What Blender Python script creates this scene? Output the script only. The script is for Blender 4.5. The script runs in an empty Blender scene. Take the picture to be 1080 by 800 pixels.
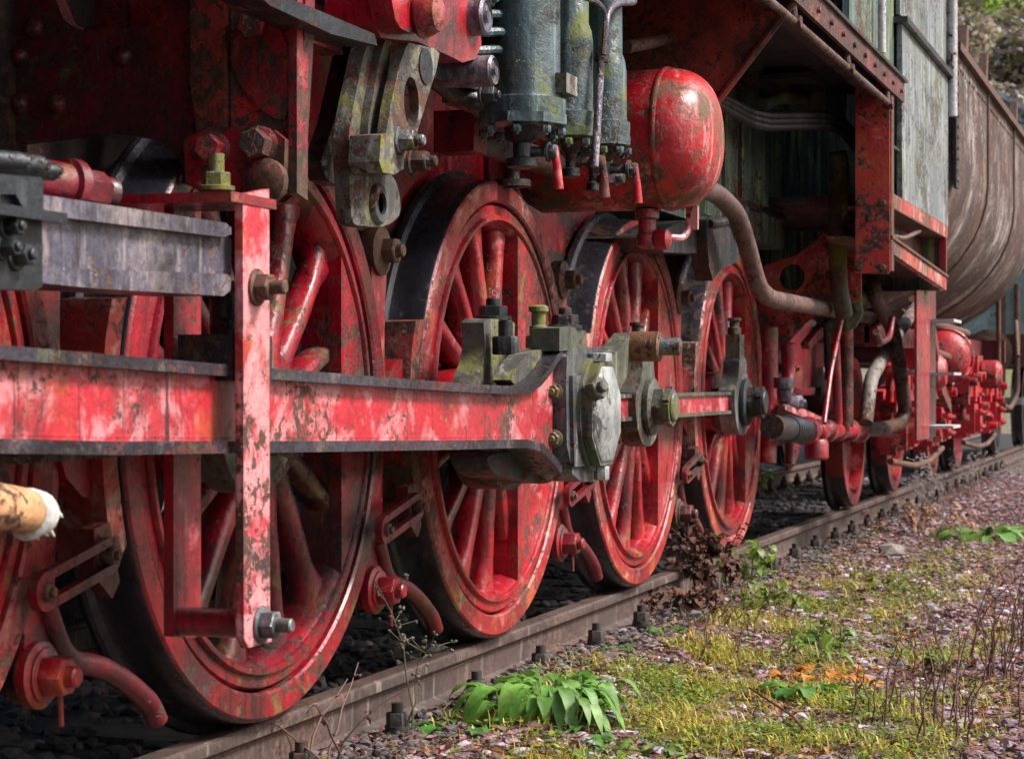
import bpy, bmesh, math, random
from mathutils import Vector, Matrix, noise as mnoise
random.seed(7)
SC = bpy.context.scene
COL = SC.collection
R = math.radians
# ------------------------------------------------------------------ camera numbers (used to place traced outlines at real distances)
F = 2166.0; TH = R(18.541); CY = -2.871; CZ = .785; V0 = 401.5
cs, cc = math.sin(TH), math.cos(TH)
def at(px, py, y):
    """point of the plane y=const that the photograph shows at px,py -> (x,z)"""
    q = (px-540)/F; Y = y-CY
    X = Y*(cc+q*cs)/(cs-q*cc); dep = X*cc+Y*cs
    return (X, CZ-(py-V0)*dep/F)
def atx(px, py, X):
    """same for a plane x=const -> (y,z)"""
    q = (px-540)/F
    Y = X*(cs-q*cc)/(cc+q*cs); dep = X*cc+Y*cs
    return (Y+CY, CZ-(py-V0)*dep/F)
def atz(px, py, z):
    dep = F*(CZ-z)/(py-V0); xr = (px-540)/F*dep
    return (xr*cs+dep*cc, CY-xr*cc+dep*cs)
def p3(px, py, y):
    x, z = at(px, py, y); return Vector((x, y, z))

# ------------------------------------------------------------------ mesh helpers
WLOC = {}
def empty(name, loc, parent=None):
    o = bpy.data.objects.new(name, None); COL.objects.link(o)
    o.empty_display_size = .1
    w = Vector(loc); WLOC[o] = w
    if parent is not None:
        o.parent = parent; o.location = w-WLOC[parent]
    else: o.location = w
    return o
def tag(o, label=None, cat=None, group=None, kind=None):
    if label: o['label'] = label
    if cat: o['category'] = cat
    if group: o['group'] = group
    if kind: o['kind'] = kind
    return o
class MB:
    def __init__(s): s.bm = bmesh.new(); s.mi = 0
    def _faces(s, vs, fs):
        V = [s.bm.verts.new(v) for v in vs]; out = []
        for f in fs:
            try:
                fc = s.bm.faces.new([V[i] for i in f]); fc.material_index = s.mi; out.append(fc)
            except ValueError: pass
        return out
    def box(s, a, b, M=None):
        x0, y0, z0 = a; x1, y1, z1 = b
        vs = [Vector(v) for v in ((x0,y0,z0),(x1,y0,z0),(x1,y1,z0),(x0,y1,z0),(x0,y0,z1),(x1,y0,z1),(x1,y1,z1),(x0,y1,z1))]
        if M is not None: vs = [M @ v for v in vs]
        s._faces(vs, [(0,3,2,1),(4,5,6,7),(0,1,5,4),(1,2,6,5),(2,3,7,6),(3,0,4,7)]); return s
    def prism(s, pts, a, b, axis='y'):
        """pts: outline in the plane across the axis, extruded from a to b"""
        def mk(p, t):
            return (p[0], t, p[1]) if axis == 'y' else ((t, p[0], p[1]) if axis == 'x' else (p[0], p[1], t))
        n = len(pts)
        vs = [mk(p, a) for p in pts]+[mk(p, b) for p in pts]
        fs = [tuple(range(n)), tuple(range(2*n-1, n-1, -1))]+[(i, (i+1) % n, n+(i+1) % n, n+i) for i in range(n)]
        s._faces(vs, fs); return s
    def ring(s, outer, inner, a, b, axis='y'):
        def mk(p, t):
            return (p[0], t, p[1]) if axis == 'y' else ((t, p[0], p[1]) if axis == 'x' else (p[0], p[1], t))
        n = len(outer)
        vs = [mk(p, a) for p in outer]+[mk(p, a) for p in inner]+[mk(p, b) for p in outer]+[mk(p, b) for p in inner]
        fs = []
        for i in range(n):
            j = (i+1) % n
            fs += [(i, j, n+j, n+i), (2*n+i, 3*n+i, 3*n+j, 2*n+j), (i, 2*n+i, 2*n+j, j), (n+i, n+j, 3*n+j, 3*n+i)]
        s._faces(vs, fs); return s
    def lathe(s, prof, o, axis, seg=32, closed=False, a0=0, a1=2*math.pi):
        """prof: list of (radius, along)"""
        o = Vector(o); ax = Vector(axis).normalized()
        u = ax.orthogonal().normalized()
        if abs(ax.y) > .9: u = Vector((1, 0, 0))
        v = ax.cross(u)
        full = abs(a1-a0-2*math.pi) < 1e-6
        n = seg if full else seg+1
        vs = []; 
        for r, t in prof:
            for i in range(n):
                a = a0+(a1-a0)*i/seg
                vs.append(o+ax*t+(u*math.cos(a)+v*math.sin(a))*max(r, 1e-5))
        fs = []
        m = len(prof)
        rng = range(m) if closed else range(m-1)
        for k in rng:
            k2 = (k+1) % m
            for i in range(seg if full else seg):
                j = (i+1) % n
                fs.append((k*n+i, k*n+j, k2*n+j, k2*n+i))
        if not closed and full:
            if prof[0][0] > 1e-4: fs.append(tuple(range(n-1, -1, -1)))
            if prof[-1][0] > 1e-4: fs.append(tuple((m-1)*n+i for i in range(n)))
        s._faces(vs, fs); return s
    def cyl(s, a, b, r, seg=20, r2=None):
        a = Vector(a); b = Vector(b)
        return s.lathe([(r, 0), (r if r2 is None else r2, (b-a).length)], a, b-a, seg)
    def hexa(s, o, axis, r, h):
        return s.lathe([(r*.93, 0), (r, h*.06), (r, h*.9), (r*.9, h)], o, axis, 6)
    def bolt(s, o, axis, r, h=None, stub=.5, washer=True):
        """washer, hexagon head and threaded end"""
        h = h or r*1.1; o = Vector(o); ax = Vector(axis).normalized()
        if washer: s.lathe([(r*1.45, -.002), (r*1.45, r*.22), (r*1.35, r*.28)], o, ax, 18)
        s.hexa(o+ax*r*.25, ax, r*1.12, h)
        if stub: s.lathe([(r*.56, 0), (r*.56, stub*r), (r*.44, stub*r+r*.12)], o+ax*(r*.25+h-.001), ax, 12)
        return s
    def tube(s, path, r, seg=14, fil=0., caps=True, radii=None):
        P = [Vector(p) for p in path]
        if fil > 0 and len(P) > 2:
            Q = [P[0]]
            for i in range(1, len(P)-1):
                a, b, c = P[i-1], P[i], P[i+1]
                d = min(fil, (a-b).length*.49, (c-b).length*.49)
                s0 = b+(a-b).normalized()*d; s1 = b+(c-b).normalized()*d
                for t in range(8):
                    t /= 7.; Q.append(s0.lerp(b, t).lerp(b.lerp(s1, t), t))
            Q.append(P[-1]); P = Q
        n = len(P); rings = []
        T = (P[1]-P[0]).normalized(); u = T.orthogonal().normalized()
        vs = []
        for i in range(n):
            if i == 0: t = (P[1]-P[0])
            elif i == n-1: t = P[-1]-P[-2]
            else: t = (P[i+1]-P[i]).normalized()+(P[i]-P[i-1]).normalized()
            t = t.normalized() if t.length > 1e-9 else T
            u = (u-t*u.dot(t)); u = u.normalized() if u.length > 1e-6 else t.orthogonal().normalized()
            w = t.cross(u); T = t
            rr = radii[i] if radii and len(radii) == n else (radii[0]+(radii[-1]-radii[0])*i/(n-1) if radii else r)
            for k in range(seg):
                a = 2*math.pi*k/seg; vs.append(P[i]+(u*math.cos(a)+w*math.sin(a))*rr)
        fs = [(i*seg+k, i*seg+(k+1) % seg, (i+1)*seg+(k+1) % seg, (i+1)*seg+k) for i in range(n-1) for k in range(seg)]
        if caps: fs += [tuple(range(seg-1, -1, -1)), tuple((n-1)*seg+k for k in range(seg))]
        s._faces(vs, fs); return s
    def done(s, name, mats, parent=None, bev=0., seg=2, rough=0., smooth=True, ang=38, cuts=0):
        bm = s.bm
        if bev > 0:
            es = [e for e in bm.edges if len(e.link_faces) == 2 and e.calc_face_angle(0) > R(42)]
            if es: bmesh.ops.bevel(bm, geom=es, offset=bev, segments=seg, profile=.6, affect='EDGES', clamp_overlap=True)
        if cuts: bmesh.ops.subdivide_edges(bm, edges=[e for e in bm.edges if e.calc_length() > .05], cuts=cuts, use_grid_fill=True)
        if rough > 0:
            for v in bm.verts:
                d = mnoise.noise_vector(v.co*9.)+mnoise.noise_vector(v.co*27.)*.5
                v.co += d*rough
        bmesh.ops.recalc_face_normals(bm, faces=bm.faces[:])
        me = bpy.data.meshes.new(name)
        lo = Vector((1e9,)*3); hi = -lo
        for v in bm.verts:
            for k in range(3):
                lo[k] = min(lo[k], v.co[k]); hi[k] = max(hi[k], v.co[k])
        c = (lo+hi)/2
        bmesh.ops.translate(bm, verts=bm.verts[:], vec=-c)
        bm.to_mesh(me); bm.free()
        if smooth:
            me.polygons.foreach_set('use_smooth', [True]*len(me.polygons))
            me.set_sharp_from_angle(angle=R(ang))
        for m in (mats if isinstance(mats, (list, tuple)) else [mats]): me.materials.append(m)
        o = bpy.data.objects.new(name, me); COL.objects.link(o)
        WLOC[o] = c
        if parent is not None:
            o.parent = parent; o.location = c-WLOC[parent]
        else: o.location = c
        return o
def kids(o): return [c for c in bpy.data.objects if c.parent == o]
def dup(o, parent=None, loc=None):
    c = o.copy(); COL.objects.link(c)
    c.parent = parent if parent is not None else o.parent
    if loc is not None: c.location = loc
    for ch in kids(o): dup(ch, c)
    return c
def circ(cx, cz, r, n=24, a0=0, a1=360):
    full = abs(a1-a0-360) < 1e-6
    return [(cx+r*math.cos(R(a0+(a1-a0)*i/(n if full else n-1))), cz+r*math.sin(R(a0+(a1-a0)*i/(n if full else n-1)))) for i in range(n)]
def px(pts, y): return [at(a, b, y) for a, b in pts]
def pxx(pts, x): return [atx(a, b, x) for a, b in pts]
def chaikin(pts, it=2):
    for _ in range(it):
        q = []
        for i in range(len(pts)):
            a, b = pts[i], pts[(i+1) % len(pts)]
            q += [(a[0]*.75+b[0]*.25, a[1]*.75+b[1]*.25), (a[0]*.25+b[0]*.75, a[1]*.25+b[1]*.75)]
        pts = q
    return pts
def hull2(c0, r0, c1, r1, n=14):
    """outline round two circles"""
    dx, dz = c1[0]-c0[0], c1[1]-c0[1]; L = math.hypot(dx, dz); b = math.atan2(dz, dx); g = math.acos(max(-1, min(1, (r0-r1)/L)))
    out = []
    for i in range(n):
        a = b+g+(2*math.pi-2*g)*i/(n-1); out.append((c0[0]+r0*math.cos(a), c0[1]+r0*math.sin(a)))
    for i in range(n):
        a = b-g+2*g*i/(n-1); out.append((c1[0]+r1*math.cos(a), c1[1]+r1*math.sin(a)))
    return out
def raycast_outline(poly, c, n, a_off=0):
    """points of a star-shaped outline seen from c at n even angles"""
    out = []
    for i in range(n):
        a = a_off+2*math.pi*i/n; d = (math.cos(a), math.sin(a)); best = None
        for k in range(len(poly)):
            p, q = poly[k], poly[(k+1) % len(poly)]
            ex, ez = q[0]-p[0], q[1]-p[1]; den = d[0]*ez-d[1]*ex
            if abs(den) < 1e-12: continue
            t = ((p[0]-c[0])*ez-(p[1]-c[1])*ex)/den; u = ((p[0]-c[0])*d[1]-(p[1]-c[1])*d[0])/den
            if t > 0 and -1e-9 <= u <= 1+1e-9 and (best is None or t < best): best = t
        best = best or .01
        out.append((c[0]+d[0]*best, c[1]+d[1]*best))
    return out

# ------------------------------------------------------------------ materials
class NT:
    def __init__(s, name):
        s.m = bpy.data.materials.new(name); s.m.use_nodes = True
        s.t = s.m.node_tree; s.t.nodes.clear()
        s.out = s.t.nodes.new('ShaderNodeOutputMaterial')
        s.b = s.t.nodes.new('ShaderNodeBsdfPrincipled'); s.t.links.new(s.b.outputs[0], s.out.inputs[0])
        s.pos = s.t.nodes.new('ShaderNodeNewGeometry').outputs['Position']
    def n(s, ty, **kw):
        nd = s.t.nodes.new(ty)
        for k, v in kw.items(): setattr(nd, k, v)
        return nd
    def set(s, sock, v):
        if hasattr(v, 'is_output') or isinstance(v, bpy.types.NodeSocket): s.t.links.new(v, sock)
        else: sock.default_value = v
    def scale(s, vec):
        m = s.n('ShaderNodeVectorMath', operation='MULTIPLY'); s.set(m.inputs[0], s.pos); m.inputs[1].default_value = vec; return m.outputs[0]
    def noise(s, sc, det=6, rough=.6, dist=0., vec=None, off=0):
        v = vec or s.pos
        if off:
            a = s.n('ShaderNodeVectorMath', operation='ADD'); s.set(a.inputs[0], v); a.inputs[1].default_value = (off, off*.7, off*1.3); v = a.outputs[0]
        t = s.n('ShaderNodeTexNoise'); s.set(t.inputs['Vector'], v)
        t.inputs['Scale'].default_value = sc; t.inputs['Detail'].default_value = det; t.inputs['Roughness'].default_value = rough; t.inputs['Distortion'].default_value = dist
        return t.outputs[0]
    def step(s, v, a, b, lo=0., hi=1.):
        m = s.n('ShaderNodeMapRange', interpolation_type='SMOOTHSTEP'); s.set(m.inputs[0], v)
        m.inputs[1].default_value = a; m.inputs[2].default_value = b; m.inputs[3].default_value = lo; m.inputs[4].default_value = hi
        return m.outputs[0]
    def math(s, op, a, b=0.):
        m = s.n('ShaderNodeMath', operation=op); s.set(m.inputs[0], a); s.set(m.inputs[1], b); return m.outputs[0]
    def mix(s, f, a, b):
        m = s.n('ShaderNodeMix', data_type='RGBA')
        s.set(m.inputs[0], f)
        for k, v in ((6, a), (7, b)):
            if isinstance(v, (tuple, list)): m.inputs[k].default_value = (*v[:3], 1)
            else: s.set(m.inputs[k], v)
        return m.outputs[2]
    def bump(s, h, strength, dist=.004, prev=None):
        b = s.n('ShaderNodeBump'); b.inputs['Strength'].default_value = strength; b.inputs['Distance'].default_value = dist
        s.set(b.inputs['Height'], h)
        if prev is not None: s.set(b.inputs['Normal'], prev)
        return b.outputs[0]
def T(a): return .625-.27*a
def paint(name, c1, c2, chip=.25, chipc=((.035,.018,.012),(.12,.04,.018)), grime=.35, grimec=(.018,.015,.014), moss=0., mossc=(.16,.17,.02), streak=0., streakc=(.5,.45,.4), drip=0., dripc=(.05,.02,.012),
          rough=.42, bump=.75, sc=1., metal=0., orange=0., dust_sheen=0., dust_sheenc=(.55,.33,.30), svec=(26,26,1.6), dvec=(34,34,1.3), edge=0., gsc=3.6, coat=0.):
    k = NT(name)
    big = k.noise(2.3*sc, 5, .6)
    col = k.mix(k.step(big, .38, .62), c1, c2)
    fine = k.noise(60*sc, 6, .7, off=3)
    col = k.mix(k.step(fine, .36, .68, 0, .6), col, tuple(v*.42 for v in c2))
    mid = k.noise(9*sc, 6, .7, .6, off=51)
    col = k.mix(k.step(mid, .50, .68, 0, .55), col, tuple(v*.38 for v in c2))
    col = k.mix(k.step(mid, .46, .34, 0, .35), col, tuple(min(1, v*1.25+.02) for v in c1))
    rg = k.step(fine, .2, .8, rough-.1, rough+.16)
    if orange:
        col = k.mix(k.step(k.noise(5*sc, 7, .65, off=21), T(orange)-.05, T(orange)+.12, 0, .75), col, (.42, .10, .03))
    if dust_sheen:  # patches of dust; in the reds a painted highlight sheen
        col = k.mix(k.step(k.noise(7*sc, 8, .7, .4, off=31), T(dust_sheen)-.04, T(dust_sheen)+.1, 0, .8), col, dust_sheenc)
    if streak:
        sv = k.noise(1., 6, .7, .2, vec=k.scale(tuple(q*sc for q in svec)), off=5)
        col = k.mix(k.step(sv, T(streak)-.05, T(streak)+.12, 0, .8), col, streakc)
    if drip:
        sv = k.noise(1., 6, .72, .3, vec=k.scale(tuple(q*sc for q in dvec)), off=9)
        col = k.mix(k.step(sv, T(drip)-.03, T(drip)+.10, 0, .9), col, dripc)
    cm = None
    if chip:
        nz = k.math('ADD', k.math('MULTIPLY', k.noise(13*sc, 7, .7, .5, off=13), .55), k.math('MULTIPLY', k.noise(48*sc, 5, .7, .3, off=63), .45))
        loc = k.noise(2.1*sc, 3, .5, off=17)
        v = k.math('ADD', nz, k.math('MULTIPLY', k.math('SUBTRACT', loc, .5), .55))
        if edge:
            bv = k.n('ShaderNodeBevel', samples=3); bv.inputs['Radius'].default_value = .010
            g = k.n('ShaderNodeNewGeometry'); d = k.n('ShaderNodeVectorMath', operation='DOT_PRODUCT'); k.t.links.new(bv.outputs[0], d.inputs[0]); k.t.links.new(g.outputs['Normal'], d.inputs[1])
            v = k.math('ADD', v, k.step(d.outputs['Value'], .99, .82, 0, edge))
        cm = k.step(v, T(chip)-.022, T(chip)+.022)
        rc = k.mix(k.step(k.noise(45*sc, 6, .7, off=2), .4, .62), chipc[0], chipc[1])
        col = k.mix(cm, col, rc)
        rg = k.mix(cm, rg, (.85, .85, .85))
    if grime:
        g = k.noise(gsc*sc, 7, .70, .5, off=29)
        col = k.mix(k.step(g, T(grime)-.07, T(grime)+.20, 0, .92), col, grimec)
    if moss:
        g = k.noise(5.5*sc, 7, .74, .5, off=37)
        gm = k.step(g, T(moss)-.02, T(moss)+.1, 0, .9)
        mc = k.mix(k.noise(30*sc, 5, .6), mossc, tuple(v*.35 for v in mossc))
        col = k.mix(gm, col, mc); rg = k.mix(gm, rg, (.9, .9, .9))
    k.set(k.b.inputs['Base Color'], col); k.set(k.b.inputs['Roughness'], rg); k.b.inputs['Metallic'].default_value = metal
    if coat:
        k.b.inputs['Coat Weight'].default_value = coat; k.b.inputs['Coat Roughness'].default_value = .22
    h = k.math('ADD', k.math('MULTIPLY', fine, .5), k.math('MULTIPLY', k.noise(17*sc, 5, .65, off=41), .9))
    if cm is not None: h = k.math('SUBTRACT', h, k.math('MULTIPLY', cm, .45))
    k.set(k.b.inputs['Normal'], k.bump(h, bump, .006))
    return k.m
RED1, RED2 = (.50, .006, .020), (.32, .005, .019)
M = {}
PK_SHEEN = (.64, .25, .27)  # highlight pink, painted into the reds as scattered sheen
M['red'] = paint('chipped_red_paint', RED1, RED2, coat=.3, gsc=2.6, chip=.14, grime=.46, drip=.2, dripc=(.03,.01,.012), orange=.06, dust_sheen=.08, dust_sheenc=PK_SHEEN, moss=.12, mossc=(.16,.13,.03), rough=.28, edge=.10)
M['rod'] = paint('worn_red_rod_paint', (.54,.014,.03), (.46,.03,.045), sc=1.25, orange=.1, coat=.25, chip=.14, grime=.30, dust_sheen=.40, dust_sheenc=PK_SHEEN, drip=.16, dripc=(.03,.012,.012), moss=.10, mossc=(.3,.25,.06), rough=.24, bump=.5)
M['pale'] = paint('sheen_pale_red_paint', (.58,.04,.06), (.50,.02,.035), coat=.2, chip=.15, grime=.26, orange=.1, dust_sheen=.70, dust_sheenc=(.68,.30,.31), sc=1.2, rough=.26, edge=.12)  # pale pink patches paint reflected sky light into this red
M['wheel'] = paint('weathered_wheel_red', (.50,.007,.020), (.36,.006,.018), coat=.3, gsc=2.4, chip=.13, grime=.50, drip=.22, dripc=(.03,.01,.012), orange=.08, dust_sheen=.05, dust_sheenc=PK_SHEEN, moss=.2, mossc=(.2,.15,.03), rough=.27, edge=.10)
M['darkwheel'] = paint('dark_wheel_red', (.46,.006,.020), (.28,.005,.018), coat=.35, gsc=2.0, chip=.2, grime=.66, grimec=(.014,.011,.012), moss=.24, mossc=(.17,.14,.03), rough=.27, drip=.25, dripc=(.02,.01,.012))  # darker copy of the wheel red with more dark blotches, first full wheel only
M['sootshade'] = paint('sooty_shade_ironwork', (.022,.006,.008), (.012,.006,.007), chip=.25, grime=.6, grimec=(.010,.009,.010), rough=.6)  # near-black soot colour that also paints deeper shadow between the wheels
M['grimyred'] = paint('sooty_red_paint', (.24,.006,.018), (.12,.006,.014), gsc=2.4, coat=.2, chip=.2, grime=.52, grimec=(.012,.011,.012), moss=.14, rough=.36)
M['brownred'] = paint('brown_red_paint', (.34,.04,.03), (.24,.03,.022), chip=.3, grime=.35, rough=.42)
M['tyreface'] = paint('tyre_face_red', (.42,.02,.026), (.28,.02,.026), chip=.2, chipc=((.05,.025,.02),(.16,.06,.035)), grime=.36, orange=.2, dust_sheen=.3, dust_sheenc=(.5,.22,.19), moss=.14, rough=.34)
M['tread'] = paint('dark_tyre_steel', (.055,.055,.075), (.035,.035,.045), chip=.16, chipc=((.05,.028,.02),(.09,.045,.03)), grime=.3, rough=.26, metal=.5, bump=.25)
M['steel'] = paint('grey_oily_steel', (.17,.18,.19), (.10,.105,.12), chip=.26, grime=.3, streak=.28, streakc=(.34,.33,.33), moss=.16, rough=.36, metal=.4)
M['slide'] = paint('stained_bright_steel', (.17,.15,.20), (.10,.095,.135), chip=.16, chipc=((.10,.05,.035),(.16,.10,.07)), grime=.4, streak=.30, streakc=(.36,.31,.34), drip=.30, dripc=(.05,.035,.045), dust_sheen=.3, dust_sheenc=(.33,.27,.27), rough=.3, metal=.35, svec=(36,36,7), dvec=(44,44,6))
M['dark'] = paint('black_oily_steel', (.030,.034,.042), (.018,.02,.022), chip=.25, grime=.2, streak=.14, streakc=(.10,.11,.12), rough=.36, metal=.3)
M['edge'] = paint('dark_worn_flange', (.10,.09,.12), (.055,.045,.06), chip=.22, chipc=((.06,.02,.02),(.13,.05,.04)), grime=.3, dust_sheen=.16, dust_sheenc=(.30,.24,.22), moss=.08, rough=.2, metal=.5)
M['mossy'] = paint('mossy_old_steel', (.13,.125,.11), (.075,.075,.065), chip=.25, grime=.4, moss=.44, mossc=(.22,.22,.03), streak=.22, streakc=(.33,.31,.28), rough=.5, bump=.8)
M['pump'] = paint('green_black_pump_paint', (.045,.085,.10), (.04,.066,.072), chip=.08, chipc=((.03,.03,.03),(.08,.06,.04)), grime=.34, moss=.30, mossc=(.16,.19,.035), streak=.3, streakc=(.16,.22,.22), rough=.27, coat=.2)
M['tank'] = paint('flaking_tank_red', (.54,.010,.018), (.42,.010,.018), coat=.2, chip=.25, chipc=((.05,.04,.025),(.14,.10,.05)), grime=.26, moss=.46, mossc=(.11,.10,.04), dust_sheen=.08, dust_sheenc=PK_SHEEN, edge=.08, streak=.14, svec=(16,16,2.2), streakc=(.66,.36,.33), rough=.34, bump=.7)
M['teal'] = paint('streaked_teal_black_sheet', (.08,.13,.15), (.09,.14,.12), chip=.2, grime=.3, streak=.44, streakc=(.38,.42,.16), drip=.36, dripc=(.008,.012,.016), rough=.34)
M['valance'] = paint('blistered_brown_sheet', (.20,.045,.035), (.12,.03,.025), chip=.42, chipc=((.03,.018,.015),(.10,.04,.025)), grime=.35, rough=.5, bump=1.)
M['cab'] = paint('peeling_pale_cab_paint', (.16,.175,.21), (.17,.19,.18), chip=.3, chipc=((.03,.03,.035),(.12,.10,.07)), grime=.22, streak=.35, streakc=(.42,.42,.46), drip=.40, dripc=(.09,.10,.06), moss=.22, rough=.6)
M['tender'] = paint('rust_streaked_tank', (.24,.20,.20), (.19,.10,.07), svec=(7,1.1,1.1), dvec=(9,.9,.9), chip=.48, chipc=((.03,.018,.016),(.13,.055,.03)), grime=.52, grimec=(.03,.02,.018), streak=.42, streakc=(.55,.50,.48), drip=.50, dripc=(.07,.03,.02), rough=.55, bump=1.)
M['pipe'] = paint('brown_pipe', (.16,.09,.08), (.11,.06,.055), chip=.3, grime=.25, moss=.08, rough=.42)
M['palepipe'] = paint('dusty_pale_pipe', (.20,.17,.155), (.15,.12,.105), chip=.25, grime=.25, moss=.1, rough=.6)
M['mosspipe'] = paint('mossy_hose', (.06,.07,.045), (.04,.045,.035), chip=.2, grime=.3, moss=.45, rough=.6)
M['rust'] = paint('brown_rust', (.13,.06,.035), (.09,.042,.028), chip=.3, chipc=((.03,.018,.014),(.2,.08,.03)), grime=.2, rough=.7)
M['rustpin'] = paint('orange_brown_pin', (.24,.11,.055), (.17,.10,.07), chip=.25, grime=.2, rough=.4, metal=.4)
M['rail'] = paint('rusty_rail', (.10,.06,.05), (.065,.044,.04), chip=.28, chipc=((.05,.03,.025),(.14,.07,.045)), grime=.25, streak=.15, streakc=(.26,.2,.17), rough=.6, bump=.6)
M['railtop'] = paint('dull_rail_head', (.15,.095,.08), (.11,.07,.06), chip=.2, grime=.2, rough=.42, metal=.3)
M['bogie'] = paint('bright_bogie_red', (.54,.010,.022), (.40,.010,.02), chip=.16, grime=.3, dust_sheen=.2, dust_sheenc=(.62,.3,.26), rough=.4)
M['tread2'] = M['tread']
M['capface'] = paint('worn_white_metal', (.46,.47,.47), (.34,.35,.35), chip=.34, chipc=((.04,.045,.04),(.10,.10,.09)), grime=.3, rough=.45, metal=.2)
M['greengrey'] = paint('green_grey_casting', (.12,.125,.10), (.075,.085,.07), chip=.2, grime=.3, moss=.3, mossc=(.17,.16,.04), streak=.16, streakc=(.3,.3,.26), rough=.42, metal=.2)
M['brass'] = paint('tarnished_brass', (.20,.16,.07), (.14,.12,.06), chip=.2, grime=.3, moss=.2, rough=.45, metal=.4)
M['step'] = paint('pale_step_plate', (.50,.49,.50), (.42,.40,.41), chip=.06, grime=.2, rough=.6)
M['vanp'] = paint('faded_green_van_paint', (.30,.42,.38), (.26,.38,.34), chip=.1, grime=.15, streak=.15, rough=.6)
M['canvas'] = paint('torn_white_lagging', (.74,.72,.70), (.6,.57,.54), chip=0, grime=.2, grimec=(.2,.16,.13), rough=.9, bump=1.)
M['tan'] = paint('tan_lagging_wrap', (.56,.30,.14), (.48,.24,.11), chip=.12, grime=.2, dust_sheen=.2, dust_sheenc=(.7,.5,.3), rough=.7)
M['wood'] = paint('old_sleeper_wood', (.075,.055,.045), (.05,.038,.032), chip=.3, grime=.3, rough=.9, bump=.9)
def edgewear(m, wearc, amt=.6, rad=.006):
    """bare worn metal along real edges"""
    t = m.node_tree; b = next(n for n in t.nodes if n.type == 'BSDF_PRINCIPLED')
    src = b.inputs['Base Color'].links[0].from_socket
    bv = t.nodes.new('ShaderNodeBevel'); bv.samples = 2; bv.inputs['Radius'].default_value = rad
    g = t.nodes.new('ShaderNodeNewGeometry')
    d = t.nodes.new('ShaderNodeVectorMath'); d.operation = 'DOT_PRODUCT'
    t.links.new(bv.outputs[0], d.inputs[0]); t.links.new(g.outputs['Normal'], d.inputs[1])
    mr = t.nodes.new('ShaderNodeMapRange'); t.links.new(d.outputs['Value'], mr.inputs[0])
    mr.inputs[1].default_value = .985; mr.inputs[2].default_value = .8; mr.inputs[3].default_value = 0; mr.inputs[4].default_value = amt
    mx = t.nodes.new('ShaderNodeMix'); mx.data_type = 'RGBA'
    t.links.new(mr.outputs[0], mx.inputs[0]); t.links.new(src, mx.inputs[6]); mx.inputs[7].default_value = (*wearc, 1)
    t.links.new(mx.outputs[2], b.inputs['Base Color'])
M['clamp'] = paint('dark_clamp_iron', (.05,.036,.032), (.032,.025,.024), chip=.3, chipc=((.03,.02,.018),(.1,.05,.03)), grime=.3, rough=.6)
M['post'] = paint('flaking_post_red', (.56,.014,.02), (.50,.05,.03), chip=.30, chipc=((.03,.025,.028),(.11,.05,.03)), grime=.2, orange=.36, dust_sheen=.2, dust_sheenc=PK_SHEEN, rough=.34, edge=.12)
M['beam'] = paint('rusty_pink_beam', (.46,.03,.03), (.36,.07,.05), chip=.34, chipc=((.05,.03,.025),(.2,.09,.05)), grime=.25, orange=.3, dust_sheen=.4, dust_sheenc=(.5,.32,.27), moss=.18, rough=.5)
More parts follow.
